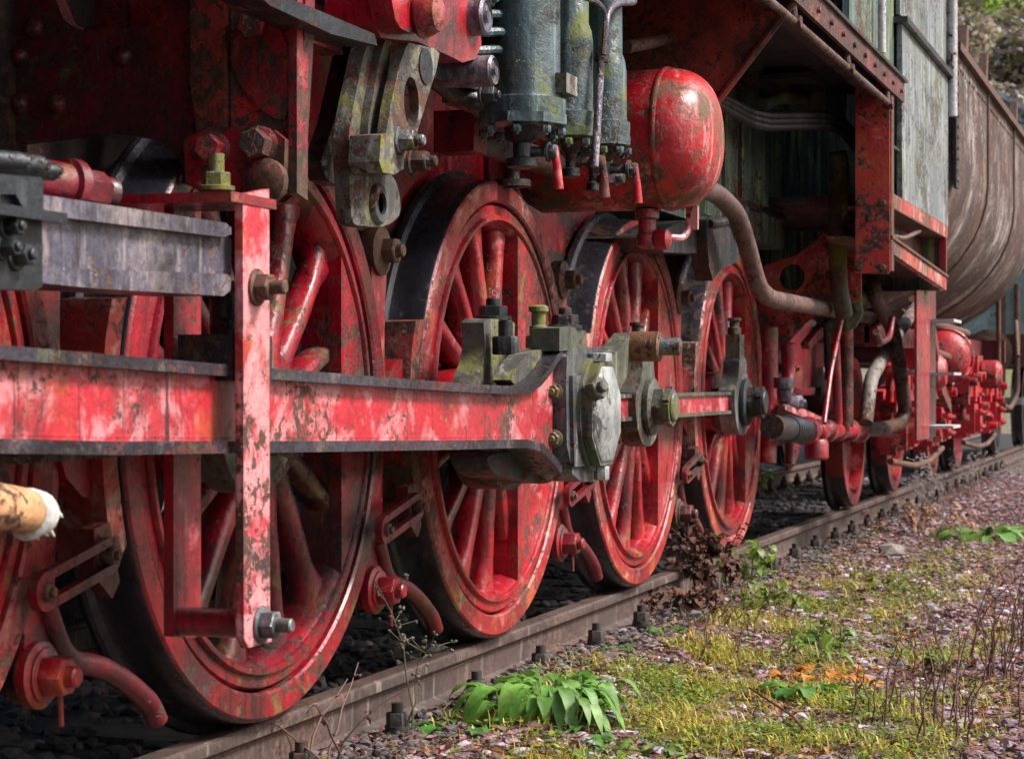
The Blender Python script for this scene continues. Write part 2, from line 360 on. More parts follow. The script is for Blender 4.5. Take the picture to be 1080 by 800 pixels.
# ================================================================== LOCOMOTIVE
loco = tag(empty('steam_locomotive', (6.0, 0, 0)), 'derelict red and black steam locomotive with spoked wheels and heavy rods', 'steam locomotive')
def sub(name, parent, mb, mat, bev=.003, **k): return mb.done(name, mat, parent, bev, **k)
WX = [2.699, 4.349, 5.999, 7.649, 9.299]
PZ = .69          # crank pin height
def make_wheel(c, chord, npieces=15, phase=6, wm='wheel'):
    """spoked driving wheel, its outer face towards -y; built round its centre c"""
    cx, cy, cz = c
    mb = MB()
    # felloe ring, hub and crank boss are one casting
    mb.lathe([(.566, .015), (.574, .004), (.622, .004), (.628, .012), (.628, .125), (.56, .125), (.552, .06)], (cx, cy, cz), (0, 1, 0), 72, closed=True)
    mb.lathe([(.0001, -.03), (.10, -.03), (.118, -.022), (.135, .0), (.15, .03), (.15, .15), (.0001, .15)], (cx, cy, cz), (0, 1, 0), 32)
    mb.prism(hull2((cx, cz), .155, (cx-.33, cz-.01), .125), cy-.004, cy+.12)
    w = mb.done('driving_wheel', M[wm], loco, .006)
    t = MB()
    pr = [(.634, .02), (.634, -.0), (.640, -.006), (.692, -.006), (.699, .0), (.702, .006), (.706, .05), (.709, .09), (.716, .103), (.731, .112), (.735, .122), (.728, .138), (.70, .140), (.634, .14)]
    t.lathe(pr, (cx, cy, cz), (0, 1, 0), 96, closed=True)
    t.bm.faces.ensure_lookup_table()
    for f in t.bm.faces:
        f.normal_update()
        rr = math.hypot(f.calc_center_median().x-cx, f.calc_center_median().z-cz)
        f.material_index = 0 if (rr < .70 and f.calc_center_median().y < cy+.02) else 1
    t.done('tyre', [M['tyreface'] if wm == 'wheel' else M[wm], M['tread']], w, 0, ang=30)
    g = MB(); g.lathe([(.575, -.001), (.580, -.009), (.592, -.009), (.597, -.001), (.597, .02), (.575, .02)], (cx, cy, cz), (0, 1, 0), 80, closed=True)
    g.done('retaining_ring', M[wm], w)
    # spokes
    for i in range(npieces):
        a = R(phase+360*i/npieces)
        ca, sa = math.cos(a), math.sin(a)
        if abs(math.degrees(math.atan2(sa, ca))) > 168: continue
        r1 = .57
        if ca > 0 and ca*.56 > chord: r1 = chord/ca+.03
        if r1 < .2: continue
        s = MB(); n = 10; rings = []
        vs = []
        for k in range(10):
            r = .12+(r1-.12)*k/9; f = k/9
            w2 = .033-.011*f + (.045*(max(0, f-.72)/.28)**2 if r1 > .5 else 0) + (.034*(max(0, .3-f)/.3)**2)
            d2 = .044-.010*f; yc = cy+.055+.01*f
            for q in range(n):
                b = 2*math.pi*q/n; uu = w2*math.copysign(abs(math.cos(b))**.6, math.cos(b)); vv = d2*math.copysign(abs(math.sin(b))**.6, math.sin(b))
                vs.append((cx+r*ca-uu*sa, yc+vv, cz+r*sa+uu*ca))
        fs = [(k*n+q, k*n+(q+1) % n, (k+1)*n+(q+1) % n, (k+1)*n+q) for k in range(9) for q in range(n)]
        s._faces(vs, fs); s.done('spoke', M[wm], w, ang=60, rough=.0022)
    # counterweight between a chord and the felloe
    am = math.degrees(math.acos(chord/.57)); pts = circ(cx, cz, .57, 26, -am, am)
    k = MB(); k.prism(pts, cy-.002, cy+.11); k.done('counterweight', M[wm], w, .012, rough=.002)
    # balance plate rivets
    return w
chA = .41; chB = .17; chC = .29
wA = make_wheel((WX[1], -.82, .70), chA, phase=20, wm='darkwheel')
wB = make_wheel((WX[2], -.82, .70), chB)
wC = make_wheel((WX[3], -.82, .70), chC, phase=2)
def put(src, x, flip=False):
    l = src.location.copy()
    d = dup(src, loco, Vector((x-6.0, l.y if not flip else -l.y, l.z)))
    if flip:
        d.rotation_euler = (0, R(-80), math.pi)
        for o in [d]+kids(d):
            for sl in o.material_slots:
                m = sl.material; sl.link = 'OBJECT'; sl.material = M['sootshade'] if m != M['tread'] else m  # far wheels recoloured near-black, painting shadow into the gaps behind the spokes
    return d
wZ = put(wC, WX[0]); wD = put(wC, WX[4])
for X in WX: put(wC, X, True)
# wheel roots have their centre at the bounding box, put them on the axle line exactly
for X in WX:
    a = MB(); a.cyl((X, -.70, .7), (X, .70, .7), .095, 24); a.lathe([(.14, -.66), (.14, -.5)], (X, 0, .7), (0, 1, 0), 24); a.done('axle', M['dark'], loco)
# crank pins
for i, X in enumerate(WX):
    a = MB()
    y1 = -.94 if i != 2 else -1.20
    a.cyl((X-.33, -.80, PZ), (X-.33, y1, PZ), .062, 20); a.done('crank_pin', M['steel'], loco, .004)

# ---------------- frame behind the wheels
fr = MB()
bot = .50
pts = [(1.2, 2.0), (7.9, 2.0), (7.9, 1.4), (12.0, 1.40), (12.0, .95), (11.0, .62)]
for X in reversed(WX):
    pts += [(X+.28, .52), (X+.2, .98), (X-.2, .98), (X-.28, .52)]
pts += [(1.2, .55)]
fr.prism(pts, -.56, -.50)
frame = fr.done('main_frame', M['sootshade'], loco, .004)
fr = MB(); fr.prism(pts, .50, .56); fr.done('main_frame', M['sootshade'], loco, .004)
for x in (3.55, 5.17, 6.82, 8.47, 10.1):
    b = MB(); b.box((x-.04, -.5, .55), (x+.04, .5, 1.25)); b.done('frame_stay', M['sootshade'], loco, .005)
# upper frame boards between wheel tops and tank
for k, (xa, xb) in enumerate([(4.75, 5.36), (5.37, 5.55), (5.56, 6.3), (6.32, 6.5), (6.51, 7.6)]):
    b = MB(); b.box((xa, -.66-.012*(k % 2), 1.22), (xb, -.62, 1.78)); b.done('side_board', M['grimyred'] if k % 2 else M['red'], loco, .004)
b = MB(); b.box((4.6, -.67, 1.20), (8.2, -.60, 1.25)); b.done('frame_angle', M['sootshade'], loco, .004)
# springs over the axles
for X in WX:
    s = MB()
    for k in range(7):
        h = .46-.055*k; s.box((X-h, -.63, 1.06+.014*k), (X+h, -.56, 1.073+.014*k))
    sp = s.done('leaf_spring', M['dark'], loco, .002)
    b = MB(); b.box((X-.05, -.645, 1.03), (X+.05, -.55, 1.19)); b.done('spring_buckle', M['grimyred'], sp, .004)

# ---------------- brake gear ahead of each wheel
def brake(X):
    h = MB()
    out = chaikin([(X-.99, 1.12), (X-.955, 1.19), (X-.90, 1.18), (X-.875, 1.10), (X-.90, .95), (X-.89, .72), (X-.91, .5), (X-.92, .30), (X-.94, .18), (X-1.01, .18), (X-1.03, .28), (X-1.0, .6), (X-.985, .9)], 2)
    h.prism(out, -.80, -.755); hg = h.done('brake_hanger', M['red'], loco, .006)
    b = MB(); b.lathe([(.06, 0), (.066, .012), (.066, .045), (.05, .052)], (X-.935, -.765, 1.13), (0, -1, 0), 28); b.bolt((X-.935, -.81, 1.13), (0, -1, 0), .032, .035); b.done('pivot_bolt', M['rust'], hg, .002)
    b = MB(); b.lathe([(.055, 0), (.064, .01), (.064, .03), (.05, .038)], (X-.985, -.785, .235), (0, -1, 0), 28); b.bolt((X-.985, -.818, .235), (0, -1, 0), .036, .045); b.tube([(X-.98, -.85, .21), (X-.975, -.85, .14)], .006, 8); b.done('brake_beam_nut', M['red'], hg, .002)
    s = MB(); o = [(X+.742*math.cos(R(a)), .7+.742*math.sin(R(a))) for a in range(160, 202, 3)]; i = [(X+.80*math.cos(R(a)), .7+.80*math.sin(R(a))) for a in range(201, 159, -3)]
    s.prism(o+i, -.835, -.71); sh = s.done('brake_shoe', M['beam'], hg, .008, rough=.003)
    s = MB(); s.prism(chaikin([(X-.92, .78), (X-.80, .86), (X-.775, .80), (X-.785, .60), (X-.80, .54), (X-.92, .62)], 1), -.81, -.74); s.done('shoe_holder', M['red'], hg, .006)
    l = MB(); a, c = (X-1.065, .40), (X-.83, .448)
    l.ring(hull2(a, .036, c, .036), hull2(a, .018, c, .018), -.875, -.855); lk = l.done('adjuster_link', M['grimyred'], hg, .003)
    for q in (a, c):
        b = MB(); b.bolt((q[0], -.852, q[1]), (0, -1, 0), .017, .028); b.done('bolt', M['rust'], hg)
    p = MB(); p.prism([(X-.86, .50), (X-.80, .51), (X-.76, .39), (X-.79, .36), (X-.86, .41)], -.853, -.82); p.done('link_plate', M['grimyred'], hg, .004)
    t = MB(); t.tube([(X-.95, -.80, .36), (X-.88, -.80, .245), (X-.76, -.80, .225), (X-.64, -.80, .175), (X-.54, -.80, .115), (X-.51, -.80, .075)], .023, 14, .06); t.done('safety_bar', M['grimyred'], hg)
    b = MB(); b.cyl((X-.985, -.78, .235), (X-.985, .6, .235), .04, 14); b.done('brake_beam', M['sootshade'], hg)
for X in WX: brake(X)

# ---------------- coupling rod with its bearing heads
cr = MB()
cr.box((WX[0]-.33, -.93, PZ-.048), (WX[4]-.33, -.875, PZ-.034)); cr.box((WX[0]-.33, -.93, PZ+.034), (WX[4]-.33, -.875, PZ+.048))
coup = cr.done('coupling_rod', M['greengrey'], loco, .004)
b = MB(); b.box((WX[0]-.33, -.918, PZ-.036), (WX[4]-.33, -.885, PZ+.036)); b.done('rod_web', M['rod'], coup)
for i, X in enumerate(WX):
    x = X-.33
    if i == 2: continue
    h = MB()
    out = chaikin([(x-.16, PZ-.06), (x-.19, PZ+.04), (x-.12, PZ+.09), (x-.085, PZ+.13), (x-.075, PZ+.20), (x+.075, PZ+.20), (x+.085, PZ+.12), (x+.13, PZ+.08), (x+.18, PZ+.04), (x+.18, PZ-.04), (x+.14, PZ-.10), (x+.06, PZ-.145), (x-.06, PZ-.145), (x-.12, PZ-.11)], 1)
    h.prism(out, -.945, -.872); hd = h.done('rod_head', M['greengrey'] if i != 4 else M['steel'], coup, .007)
    c = MB(); c.box((x-.05, -.94, PZ+.19), (x+.05, -.875, PZ+.235 if i != 4 else PZ+.30)); c.lathe([(.03, 0), (.03, .03), (.022, .035), (.022, .06), (.03, .062), (.03, .075)], (x, -.905, PZ+.235 if i != 4 else PZ+.30), (0, 0, 1), 14); c.done('oil_cup', M['greengrey'], coup, .005)
    n = MB(); n.lathe([(.10, 0), (.105, .008), (.105, .022), (.09, .03)], (x, -.945, PZ), (0, -1, 0), 32)
    n.hexa((x, -.974, PZ), (0, -1, 0), .075, .042); n.lathe([(.055, 0), (.055, .03), (.048, .036), (.03, .036)], (x, -1.014, PZ), (0, -1, 0), 24)
    for q in range(6):
        a = R(60*q+15); n.box((-.012, -.024, -.03), (.012, 0, .03), Matrix.Translation((x+.056*math.cos(a), -1.014, PZ+.056*math.sin(a))) @ Matrix.Rotation(-a, 4, 'Y'))
    n.done('castle_nut', M['dark'] if i == 4 else M['greengrey'], coup, .003)

# ---------------- main rod: I-section bar, big end block and octagon cap
Y0, Y1 = -1.195, -1.085
def rodflange(ptop, th, up):
    ln = [at(a, b, Y0) for a, b in ptop]
    return ln+[(p[0], p[1]-th if up else p[1]+th) for p in reversed(ln)]
top = [(-60, 359), (0, 363.5), (120, 374), (260, 386), (400, 397), (500, 405), (540, 407), (558, 406), (570, 399), (580, 387), (588, 374), (594, 368)]
botm = [(-60, 473), (0, 478), (120, 479.5), (300, 477), (480, 474), (556, 472), (572, 476), (584, 488), (592, 500)]
# smooth: flange follows the outline with constant thickness along its normal
def ribbon(ptsp, th, side):
    P = [Vector((*at(a, b, Y0), 0)) for a, b in ptsp]; O = []
    for i, p in enumerate(P):
        t = (P[min(i+1, len(P)-1)]-P[max(i-1, 0)]).normalized(); O.append(p+Vector((-t.y, t.x, 0))*(-th if side else th))
    return [(p.x, p.y) for p in P]+[(p.x, p.y) for p in reversed(O)]
m = MB(); m.prism(ribbon(top, .021, True), Y0, Y1); rodm = m.done('main_rod', M['edge'], loco, .011, seg=4)
m = MB(); m.prism(ribbon(botm, .022, False), Y0, Y1); m.done('lower_flange', M['edge'], rodm, .011, seg=4)
web = [at(a, b+6, Y0) for a, b in top]+[at(a, b-6, Y0) for a, b in reversed(botm)]
m = MB(); m.prism(web, Y0+.028, Y1-.02); m.done('rod_web', M['rod'], rodm, 0)
# fillets between web and flanges
for line, sgn in ((top, -1), (botm, 1)):
    P = [at(a, b, Y0) for a, b in line[1:6]]
    m = MB(); m.tube([(p[0], Y0+.043, p[1]+sgn*.030) for p in P], .016, 10); m.done('web_fillet', M['rod'], rodm)
BX = WX[2]-.33
bl = MB()
bl.prism(px([(597, 402), (598, 376), (602, 368), (634, 366), (638, 372), (640, 500), (626, 508), (612, 507), (604, 500), (598, 470)], -1.205), -1.205, -1.10)
big = bl.done('big_end_block', M['steel'], rodm, .006)
bl = MB(); bl.prism(px([(604, 396), (640, 394), (640, 490), (606, 492)], -1.216), -1.216, -1.2); bl.done('cotter_plate', M['steel'], rodm, .005)
bl = MB(); bl.prism(px([(590, 346), (602, 344), (618, 349), (618, 368), (590, 370)], -1.20), -1.20, -1.12); top_b = bl.done('wedge_box', M['greengrey'], rodm, .006)
bl = MB(); bl.bolt(p3(596, 346, -1.16), (0, 0, 1), .034, .03); bl.done('bolt', M['dark'], rodm)
bl = MB(); bl.prism(chaikin(px([(536, 406), (546, 384), (558, 371), (584, 366), (592, 369), (588, 380), (578, 396), (566, 407)], -1.15), 1), -1.15, -1.10); bl.done('rod_shoulder', M['mossy'], rodm, .008)
bl = MB(); x, z = at(568, 367, -1.12)
bl.hexa((x, -1.12, z), (0, 0, 1), .036, .035); bl.lathe([(.026, 0), (.026, .03), (.020, .034), (.020, .07), (.028, .072), (.028, .085), (.02, .09)], (x, -1.12, z+.03), (0, 0, 1), 14); bl.done('oil_cup', M['mossy'], rodm, .002)
bl = MB(); bl.hexa((x-.17, -1.08, z-.02), (0, 0, 1), .036, .05); bl.lathe([(.02, 0), (.02, .04)], (x-.17, -1.08, z+.03), (0, 0, 1), 12); bl.done('oil_cup', M['dark'], rodm, .002)
ob = MB(); ob.prism(px([(498, 408), (508, 384), (511, 368), (510, 340), (514, 336), (538, 337), (543, 341), (542, 366), (548, 372), (538, 390), (532, 408)], -1.03), -1.03, -.965)
obox = ob.done('rod_oil_box', M['mossy'], coup, .008, rough=.002)
ob = MB(); ob.bolt(p3(520, 337, -1.0), (0, 0, 1), .036, .03); ob.done('bolt', M['dark'], coup)
b = MB(); b.prism(chaikin([(BX-.3, PZ-.06), (BX-.22, PZ-.16), (BX-.1, PZ-.22), (BX+.1, PZ-.22), (BX+.2, PZ-.12), (BX+.2, PZ+.1), (BX+.1, PZ+.16), (BX-.25, PZ+.1)], 2), -.97, -.87); b.done('rod_head', M['dark'], coup, .008)
b = MB(); b.prism(chaikin(px([(505, 478), (552, 474), (574, 488), (580, 505), (566, 511), (545, 506), (518, 503), (508, 492)], -1.08), 2), -1.10, -1.0); b.done('rod_strap', M['dark'], rodm, .008)
# octagon cap on the main pin
oc = MB()
O8 = [(BX+.158*math.cos(R(22.5+45*k)), PZ+.158*math.sin(R(22.5+45*k))) for k in range(8)]
oc.prism(circ(BX, PZ, .165, 40), -1.226, -1.205); oc.prism(O8, -1.255, -1.225)
cap = oc.done('octagon_cap', M['greengrey'], rodm, .007)
oc = MB(); oc.lathe([(.148, 0), (.140, .006), (.06, .010), (.0001, .011)], (BX, -1.256, PZ), (0, -1, 0), 8); 
bmesh.ops.rotate(oc.bm, cent=(BX, -1.256, PZ), matrix=Matrix.Rotation(R(22.5), 3, 'Y'), verts=oc.bm.verts[:]); oc.done('cap_face', M['capface'], rodm, .002)
oc = MB(); oc.bolt((BX-.125, -1.245, PZ+.07), (-.5, -.85, .2), .03, .035, washer=False); oc.done('bolt', M['greengrey'], rodm)
oc = MB(); oc.hexa((BX+.0, -1.235, PZ+.15), (0, 0, 1), .036, .025); oc.done('bolt', M['capface'], rodm, .002); oc = MB(); oc.hexa((BX+.02, -1.235, PZ-.15), (0, 0, -1), .022, .04); oc.done('bolt', M['capface'], rodm, .002)
for dz in (-.07, .06):
    oc = MB(); oc.bolt((5.436, -1.17, PZ+dz+.005), (-1, -.1, 0), .018, .025); oc.done('bolt', M['brass'], rodm)
# return crank
RCX, RCZ = 6.08, .89
rc = MB(); rc.prism(hull2((BX+.04, PZ+.03), .085, (RCX, RCZ), .042), -1.222, -1.165); ret = rc.done('return_crank', M['greengrey'], loco, .008)
rc = MB(); rc.lathe([(.046, 0), (.046, .085), (.038, .09)], (RCX, -1.222, RCZ), (0, -1, 0), 24); rc.done('crank_collar', M['rustpin'], ret, .003)
rc = MB(); rc.lathe([(.027, 0), (.027, .145), (.024, .15)], (RCX, -1.222, RCZ), (0, -1, 0), 20); rc.done('return_pin', M['steel'], ret, .002)

# ---------------- slide bar, crosshead, safety loop
sb = MB(); sb.prism(px([(-80, 188), (40, 204.5), (238, 235), (244, 240), (244, 247), (236, 250), (40, 226), (-80, 212)], -1.21), -1.21, -1.08)
slide = sb.done('slide_bar', M['slide'], loco, .006)
sb = MB(); sb.prism(px([(-80, 210), (40, 224), (240, 249), (244, 252), (244, 290), (-80, 280)], -1.19), -1.19, -1.09); sb.done('bar_web', M['slide'], slide, .003)
sb = MB(); sb.prism(px([(-80, 278), (40, 281), (240, 289), (244, 295), (243, 306), (236, 312), (100, 304), (40, 298), (-80, 294)], -1.21), -1.21, -1.08); sb.done('lower_lip', M['slide'], slide, .007)
xh = MB(); xh.prism(px([(-140, 172), (30, 186), (44, 187), (45, 302), (38, 306), (-140, 300)], -1.27), -1.27, -1.02)
cross = xh.done('crosshead', M['dark'], loco, .006)
# recess ledges and bolts on the crosshead
xh = MB(); xh.ring(px([(-10, 190), (41, 190), (41, 232), (-10, 230)], -1.275) , px([(-4, 205), (12, 205), (24, 226), (-4, 226)], -1.275), -1.282, -1.268); xh.box((2.38, -1.30, 1.015), (2.64, -1.268, 1.03)); xh.done('keeper_plate', M['dark'], cross, .002)
for a, b_, r in ((4, 166, .014), (22, 170, .016), (38, 176, .013)):
    p = p3(a, b_+6, -1.16); xh = MB(); xh.cyl(p-Vector((.10, 0, 0)), p+Vector((.0, -.03, 0)), r*1.1, 14); xh.bolt(p, (.4, -1, .1), r, .03); xh.done('bolt', M['dark'], cross, .002)
for a, b_, r in ((16, 270, .015), (6, 240, .012), (2, 262, .012)):
    xh = MB(); xh.bolt(p3(a, b_, -1.27), (0.1, -1, .1), r, .02); xh.done('bolt', M['dark'], cross, .002)
# red gland nut behind the slide bar
g = MB(); p = p3(58, 193, -1.0); d = Vector((.95, -.3, -.06)).normalized()
g.lathe([(.038, -.1), (.038, .02), (.048, .025), (.048, .045), (.040, .05)], p, d, 22); g.hexa(p+d*.05, d, .034, .06); g.lathe([(.022, 0), (.028, .008), (.028, .026), (.016, .03)], p+d*.105, d, 16); g.done('gland_nut', M['grimyred'], loco, .002)
# safety loop round the main rod: outer strap, inner strap, top plate, bottom spacer
LO = -1.225; LI = -1.06
b = MB(); b.prism(px([(256, 205), (284, 199), (284.5, 400), (285, 652), (287, 676), (262, 683), (257, 672)], LO), LO, LO+.016); loop = b.done('rod_guard_strap', M['pale'], loco, .003)
b = MB(); b.prism(px([(183, 205), (212, 205), (212, 668), (206, 672), (183, 671)], LI), LI, LI+.02); b.done('inner_strap', M['red'], loop, .004)
b = MB(); xa, za = at(250, 203, LO); b.box((xa-.03, LO-.003, za-.018), (xa+.16, LI+.08, za)); b.done('strap_top', M['red'], loop, .004)
b = MB(); x2, z2 = at(275, 658, LO); b.cyl((x2, LI+.001, z2), (x2, LO+.015, z2), .027, 20); b.done('spacer_tube', M['red'], loop, .003)
b = MB(); b.bolt((x2, LO, z2), (0, -1, 0), .024, .028, stub=1.2); b.done('bolt', M['steel'], loop, .002)
b = MB(); b.bolt((*at(270, 303, LO)[:1], LO, at(270, 303, LO)[1]), (0, -1, 0), .024, .026, stub=1.1); b.done('bolt', M['rust'], loop, .002)
b = MB(); x3, z3 = at(228, 200, -1.14); b.bolt((x3, -1.14, z3), (0, 0, 1), .024, .026, stub=0); b.cyl((x3, -1.14, z3), (x3, -1.14, z3+.066), .015, 16); b.done('bolt', M['mossy'], loop, .002)
b = MB(); b.box((3.38, -1.2, .775+.01), (3.55, -1.09, .87)); b.cyl((3.47, -1.14, .86), (3.47, -1.14, .95), .028); b.done('rod_oil_box', M['dark'], loop, .006)

# ---------------- motion bracket: transverse plate with an arch and a slot
MX = 3.68
def P(pts): return pxx(pts, MX)
b = MB()
b.prism(P([(-40, -60), (-40, 175), (0, 152), (60, 145), (88, 141), (120, 141), (165, 146), (188, 166), (202, 196), (214, 205), (232, 210), (300, 214), (311, 205), (322, 20), (322, -60),
           (176, -60), (176, 22), (168, 28), (84, 32), (68, 22), (62, 8), (56, -10), (56, -60)]), MX, MX+.045, 'x')
mot = b.done('motion_bracket', M['grimyred'], loco, .006)
b = MB(); b.prism(P([(208, -60), (208, 90), (216, 150), (240, 170), (244, 150), (244, -60)]), MX-.03, MX+.001, 'x'); b.done('bracket_rib', M['brownred'], mot, .012)
b = MB(); yy = atx(316, 100, MX)[0]; b.prism([(MX-.03, 1.15), (MX+.02, 1.14), (MX+.03, 1.9), (MX-.03, 1.9)], yy-.008, yy+.010); b.done('bracket_flange', M['red'], mot, .004)
b = MB(); b.prism(P([(246, -60), (246, 160), (262, 176), (290, 200), (310, 204), (316, 100), (318, -60)]), MX-.012, MX+.001, 'x'); b.done('bracket_web', M['post'], mot, .004)
b = MB(); b.prism(chaikin(P([(245, 60), (262, 100), (290, 126), (310, 128), (312, 60), (296, 20), (262, 16)]), 1), MX-.022, MX+.001, 'x'); b.done('bracket_boss', M['red'], mot, .008)
b = MB(); b.prism(P([(206, 150), (236, 136), (300, 140), (312, 150), (310, 206), (232, 208), (208, 196)]), MX-.05, MX+.001, 'x'); b.done('bracket_foot', M['red'], mot, .008)
for a, c_, r in ((226, 158, .024), (274, 154, .027), (260, 26, .026)):
    y, z = atx(a, c_, MX-.05); b = MB(); b.bolt((MX-.05 if c_ > 100 else MX, y, z), (-1, -.15, 0), r, .045, stub=0); b.done('bolt', M['red'], mot, .003)
y, z = atx(282, 192, MX-.05); b = MB(); b.lathe([(.045, 0), (.045, .02), (.03, .03)], (MX-.05, y, z), (-1, 0, 0), 24); b.done('bracket_plug', M['brownred'], mot, .003)
for a, c_ in ((20, 60), (20, 110), (205, 40), (205, 100), (130, 60), (60, 110), (36, 30)):
    y, z = atx(a, c_, MX); b = MB(); b.lathe([(.022, 0), (.02, .01), (.012, .018), (.0001, .02)], (MX, y, z), (-1, 0, 0), 16); b.done('rivet', M['grimyred'], mot)
# plates behind the slot and front part
b = MB(); b.box((4.0, -.86, 1.40), (4.06, -.45, 1.9)); b.done('frame_stretcher', M['red'], loco, .005)
b = MB(); b.cyl((3.9, -.86, 1.2), (3.9, -.86, 1.9), .03); b.done('oil_pipe', M['dark'], loco)
b = MB(); b.box((1.2, -1.5, 1.78), (3.66, -.5, 1.82)); b.done('deck_plate', M['dark'], loco, .004)
# cylinder block ahead, outside the picture but bearing the crosshead guide
b = MB(); b.lathe([(.0001, 0), (.30, 0), (.36, .03), (.40, .05), (.40, 1.0), (.36, 1.03), (.0001, 1.03)], (.75, -1.08, .75), (1, 0, 0), 40); b.lathe([(.0001, -.1), (.22, -.1), (.22, 1.13), (.0001, 1.13)], (.75, -1.02, 1.38), (1, 0, 0), 32); b.box((.8, -1.25, .75), (1.72, -.56, 1.4)); cylb = b.done('cylinder_block', M['dark'], loco, .006)
b = MB(); b.cyl((1.7, -1.15, .78), (2.5, -1.15, .78), .045); b.done('piston_rod', M['steel'], cylb)
# torn lagged pipe at the left edge
P0 = p3(-70, 522, -1.26); P1 = p3(34, 540, -1.26)
b = MB(); b.tube([P0, P0.lerp(P1, .5), P0.lerp(P1, .9), P1], .034, 20, radii=[.031, .034, .033, .030]); lag = b.done('lagged_pipe', M['tan'], loco)
b = MB(); d = (P1-P0).normalized(); q0 = P1-d*.008
b.lathe([(.032, -.004), (.037, 0), (.037, .01), (.030, .014), (.034, .026), (.026, .042), (.012, .05), (.0001, .046)], q0, d, 22)
for k in range(46):
    a = random.uniform(0, 6.28); rr = random.uniform(.004, .024); v = d.orthogonal().normalized(); w = d.cross(v); o = (v*math.cos(a)+w*math.sin(a))
    s_ = q0+d*random.uniform(.012, .03)+o*rr; L = random.uniform(.008, .03)
    b.tube([s_, s_+d*L*.5+o*.006, s_+d*L+o*.008+Vector((0, 0, random.uniform(-.012, .004)))], .004, 5, radii=[random.uniform(.004, .009), .001])
b.done('torn_lagging', M['canvas'], lag, rough=.007)

# ---------------- expansion link and its red bracket
LY = -1.18
def lk(pts): return px(pts, LY)
b = MB(); b.prism(chaikin(lk([(388, 36), (374, 105), (366, 150), (369, 190), (371, 232), (376, 238), (400, 240), (413, 236), (424, 225), (420, 196), (414, 184), (402, 178), (395, 160), (397, 140), (403, 100), (411, 60), (413, 36)]), 2), LY, LY+.035)
link = b.done('expansion_link', M['mossy'], loco, .006, rough=.002)
b = MB(); b.prism(chaikin(lk([(396, 40), (384, 100), (378, 140), (380, 184), (388, 186), (392, 160), (391, 138), (397, 98), (406, 40)]), 2), LY-.02, LY+.002); b.done('link_block', M['mossy'], link, .006, rough=.002)
b = MB(); b.lathe([(.024, -.002), (.024, .012), (.040, .012), (.046, .004), (.046, -.006)], (at(398, 215, LY)[0], LY, at(398, 215, LY)[1]), (0, -1, 0), 28); b.done('link_eye', M['steel'], link, .002)
y_ = LY-.004; b = MB(); x, z = at(398, 215, LY); b.lathe([(.0001, 0), (.026, 0)], (x, y_, z), (0, -1, 0), 24); b.done('eye_hole', M['dark'], link)
# slanting lever with two slots
LY2 = -1.24
lever_o = px([(430, 45), (462, 52), (465, 60), (452, 100), (440, 140), (432, 172), (424, 178), (408, 166), (406, 150), (412, 110), (421, 70)], LY2)
b = MB(); c1 = at(434, 108, LY2)
n = 48; outl = raycast_outline(lever_o, c1, n); inn = [(c1[0]+.045*math.cos(2*math.pi*i/n)*1.0+.0, c1[1]+.055*math.sin(2*math.pi*i/n)) for i in range(n)]
b.ring(outl, inn, LY2, LY2+.022); lev = b.done('slotted_lever', M['mossy'], loco, .004)
b = MB(); x, z = at(448, 70, LY2); b.lathe([(.0001, 0), (.04, 0.0), (.04, .01)], (x, LY2+.006, z), (0, -1, 0), 20); b.done('lever_recess', M['dark'], lev)
b = MB(); b.prism(px([(402, 142), (418, 140), (426, 150), (426, 178), (416, 184), (404, 182), (400, 170)], LY2-.02), LY2-.02, LY2+.05); b.done('lever_clamp', M['mossy'], lev, .006)
for a, c_ in ((421, 148), (434, 170)):
    b = MB(); b.bolt(p3(a, c_, LY2-.02), (.2, -1, 0), .022, .03, stub=.8); b.done('bolt', M['steel'], lev, .002)
b = MB(); b.prism(px([(338, 170), (352, 130), (368, 60), (380, 30), (392, 30), (372, 110), (362, 180), (358, 196), (344, 190)], -1.08), -1.08, -1.04); b.done('link_back_plate', M['dark'], link, .006)
# red weigh-shaft bracket over the link
BY = -1.22
b = MB(); b.prism(px([(392, -60), (394, 26), (402, 40), (440, 44), (472, 58), (488, 66), (502, 62), (508, 46), (505, 20), (504, -60)], BY), BY, BY+.11); wb = b.done('shaft_bracket', M['red'], loco, .012)
b = MB(); b.prism(chaikin(px([(412, -40), (414, 16), (425, 34), (450, 36), (472, 30), (478, 10), (476, -40)], BY-.05), 1), BY-.05, BY+.002); b.done('bracket_boss', M['red'], wb, .012)
b = MB(); b.lathe([(.05, 0), (.055, .01), (.04, .05), (.02, .06)], p3(442, 16, BY-.05), (-.2, -1, 0), 24); b.done('boss_stud', M['red'], wb, .003)
for a, c_, r in ((503, 18, .045), (511, 75, .038)):
    b = MB(); pp = p3(a, c_, BY-.01); b.lathe([(r, -.12), (r, .02), (r*.86, .026), (r*.8, .020), (r*.34, .020), (r*.3, .03), (.0001, .03)], pp, (.12, -1, 0), 32); b.done('pin_disc', M['slide'], wb, .002)
b = MB(); b.prism(px([(455, 64), (500, 70), (512, 88), (510, 96), (492, 92), (470, 86), (458, 82)], -1.15), -1.15, -1.05); b.done('radius_arm', M['dark'], loco, .008)
b = MB(); b.tube([p3(455, 80, -1.1), p3(480, 100, -1.1), p3(508, 108, -1.15)], .025, 12, .05); b.bolt(p3(508, 100, -1.17), (.2, -1, 0), .02, .03); b.done('oil_pipe', M['dark'], loco)
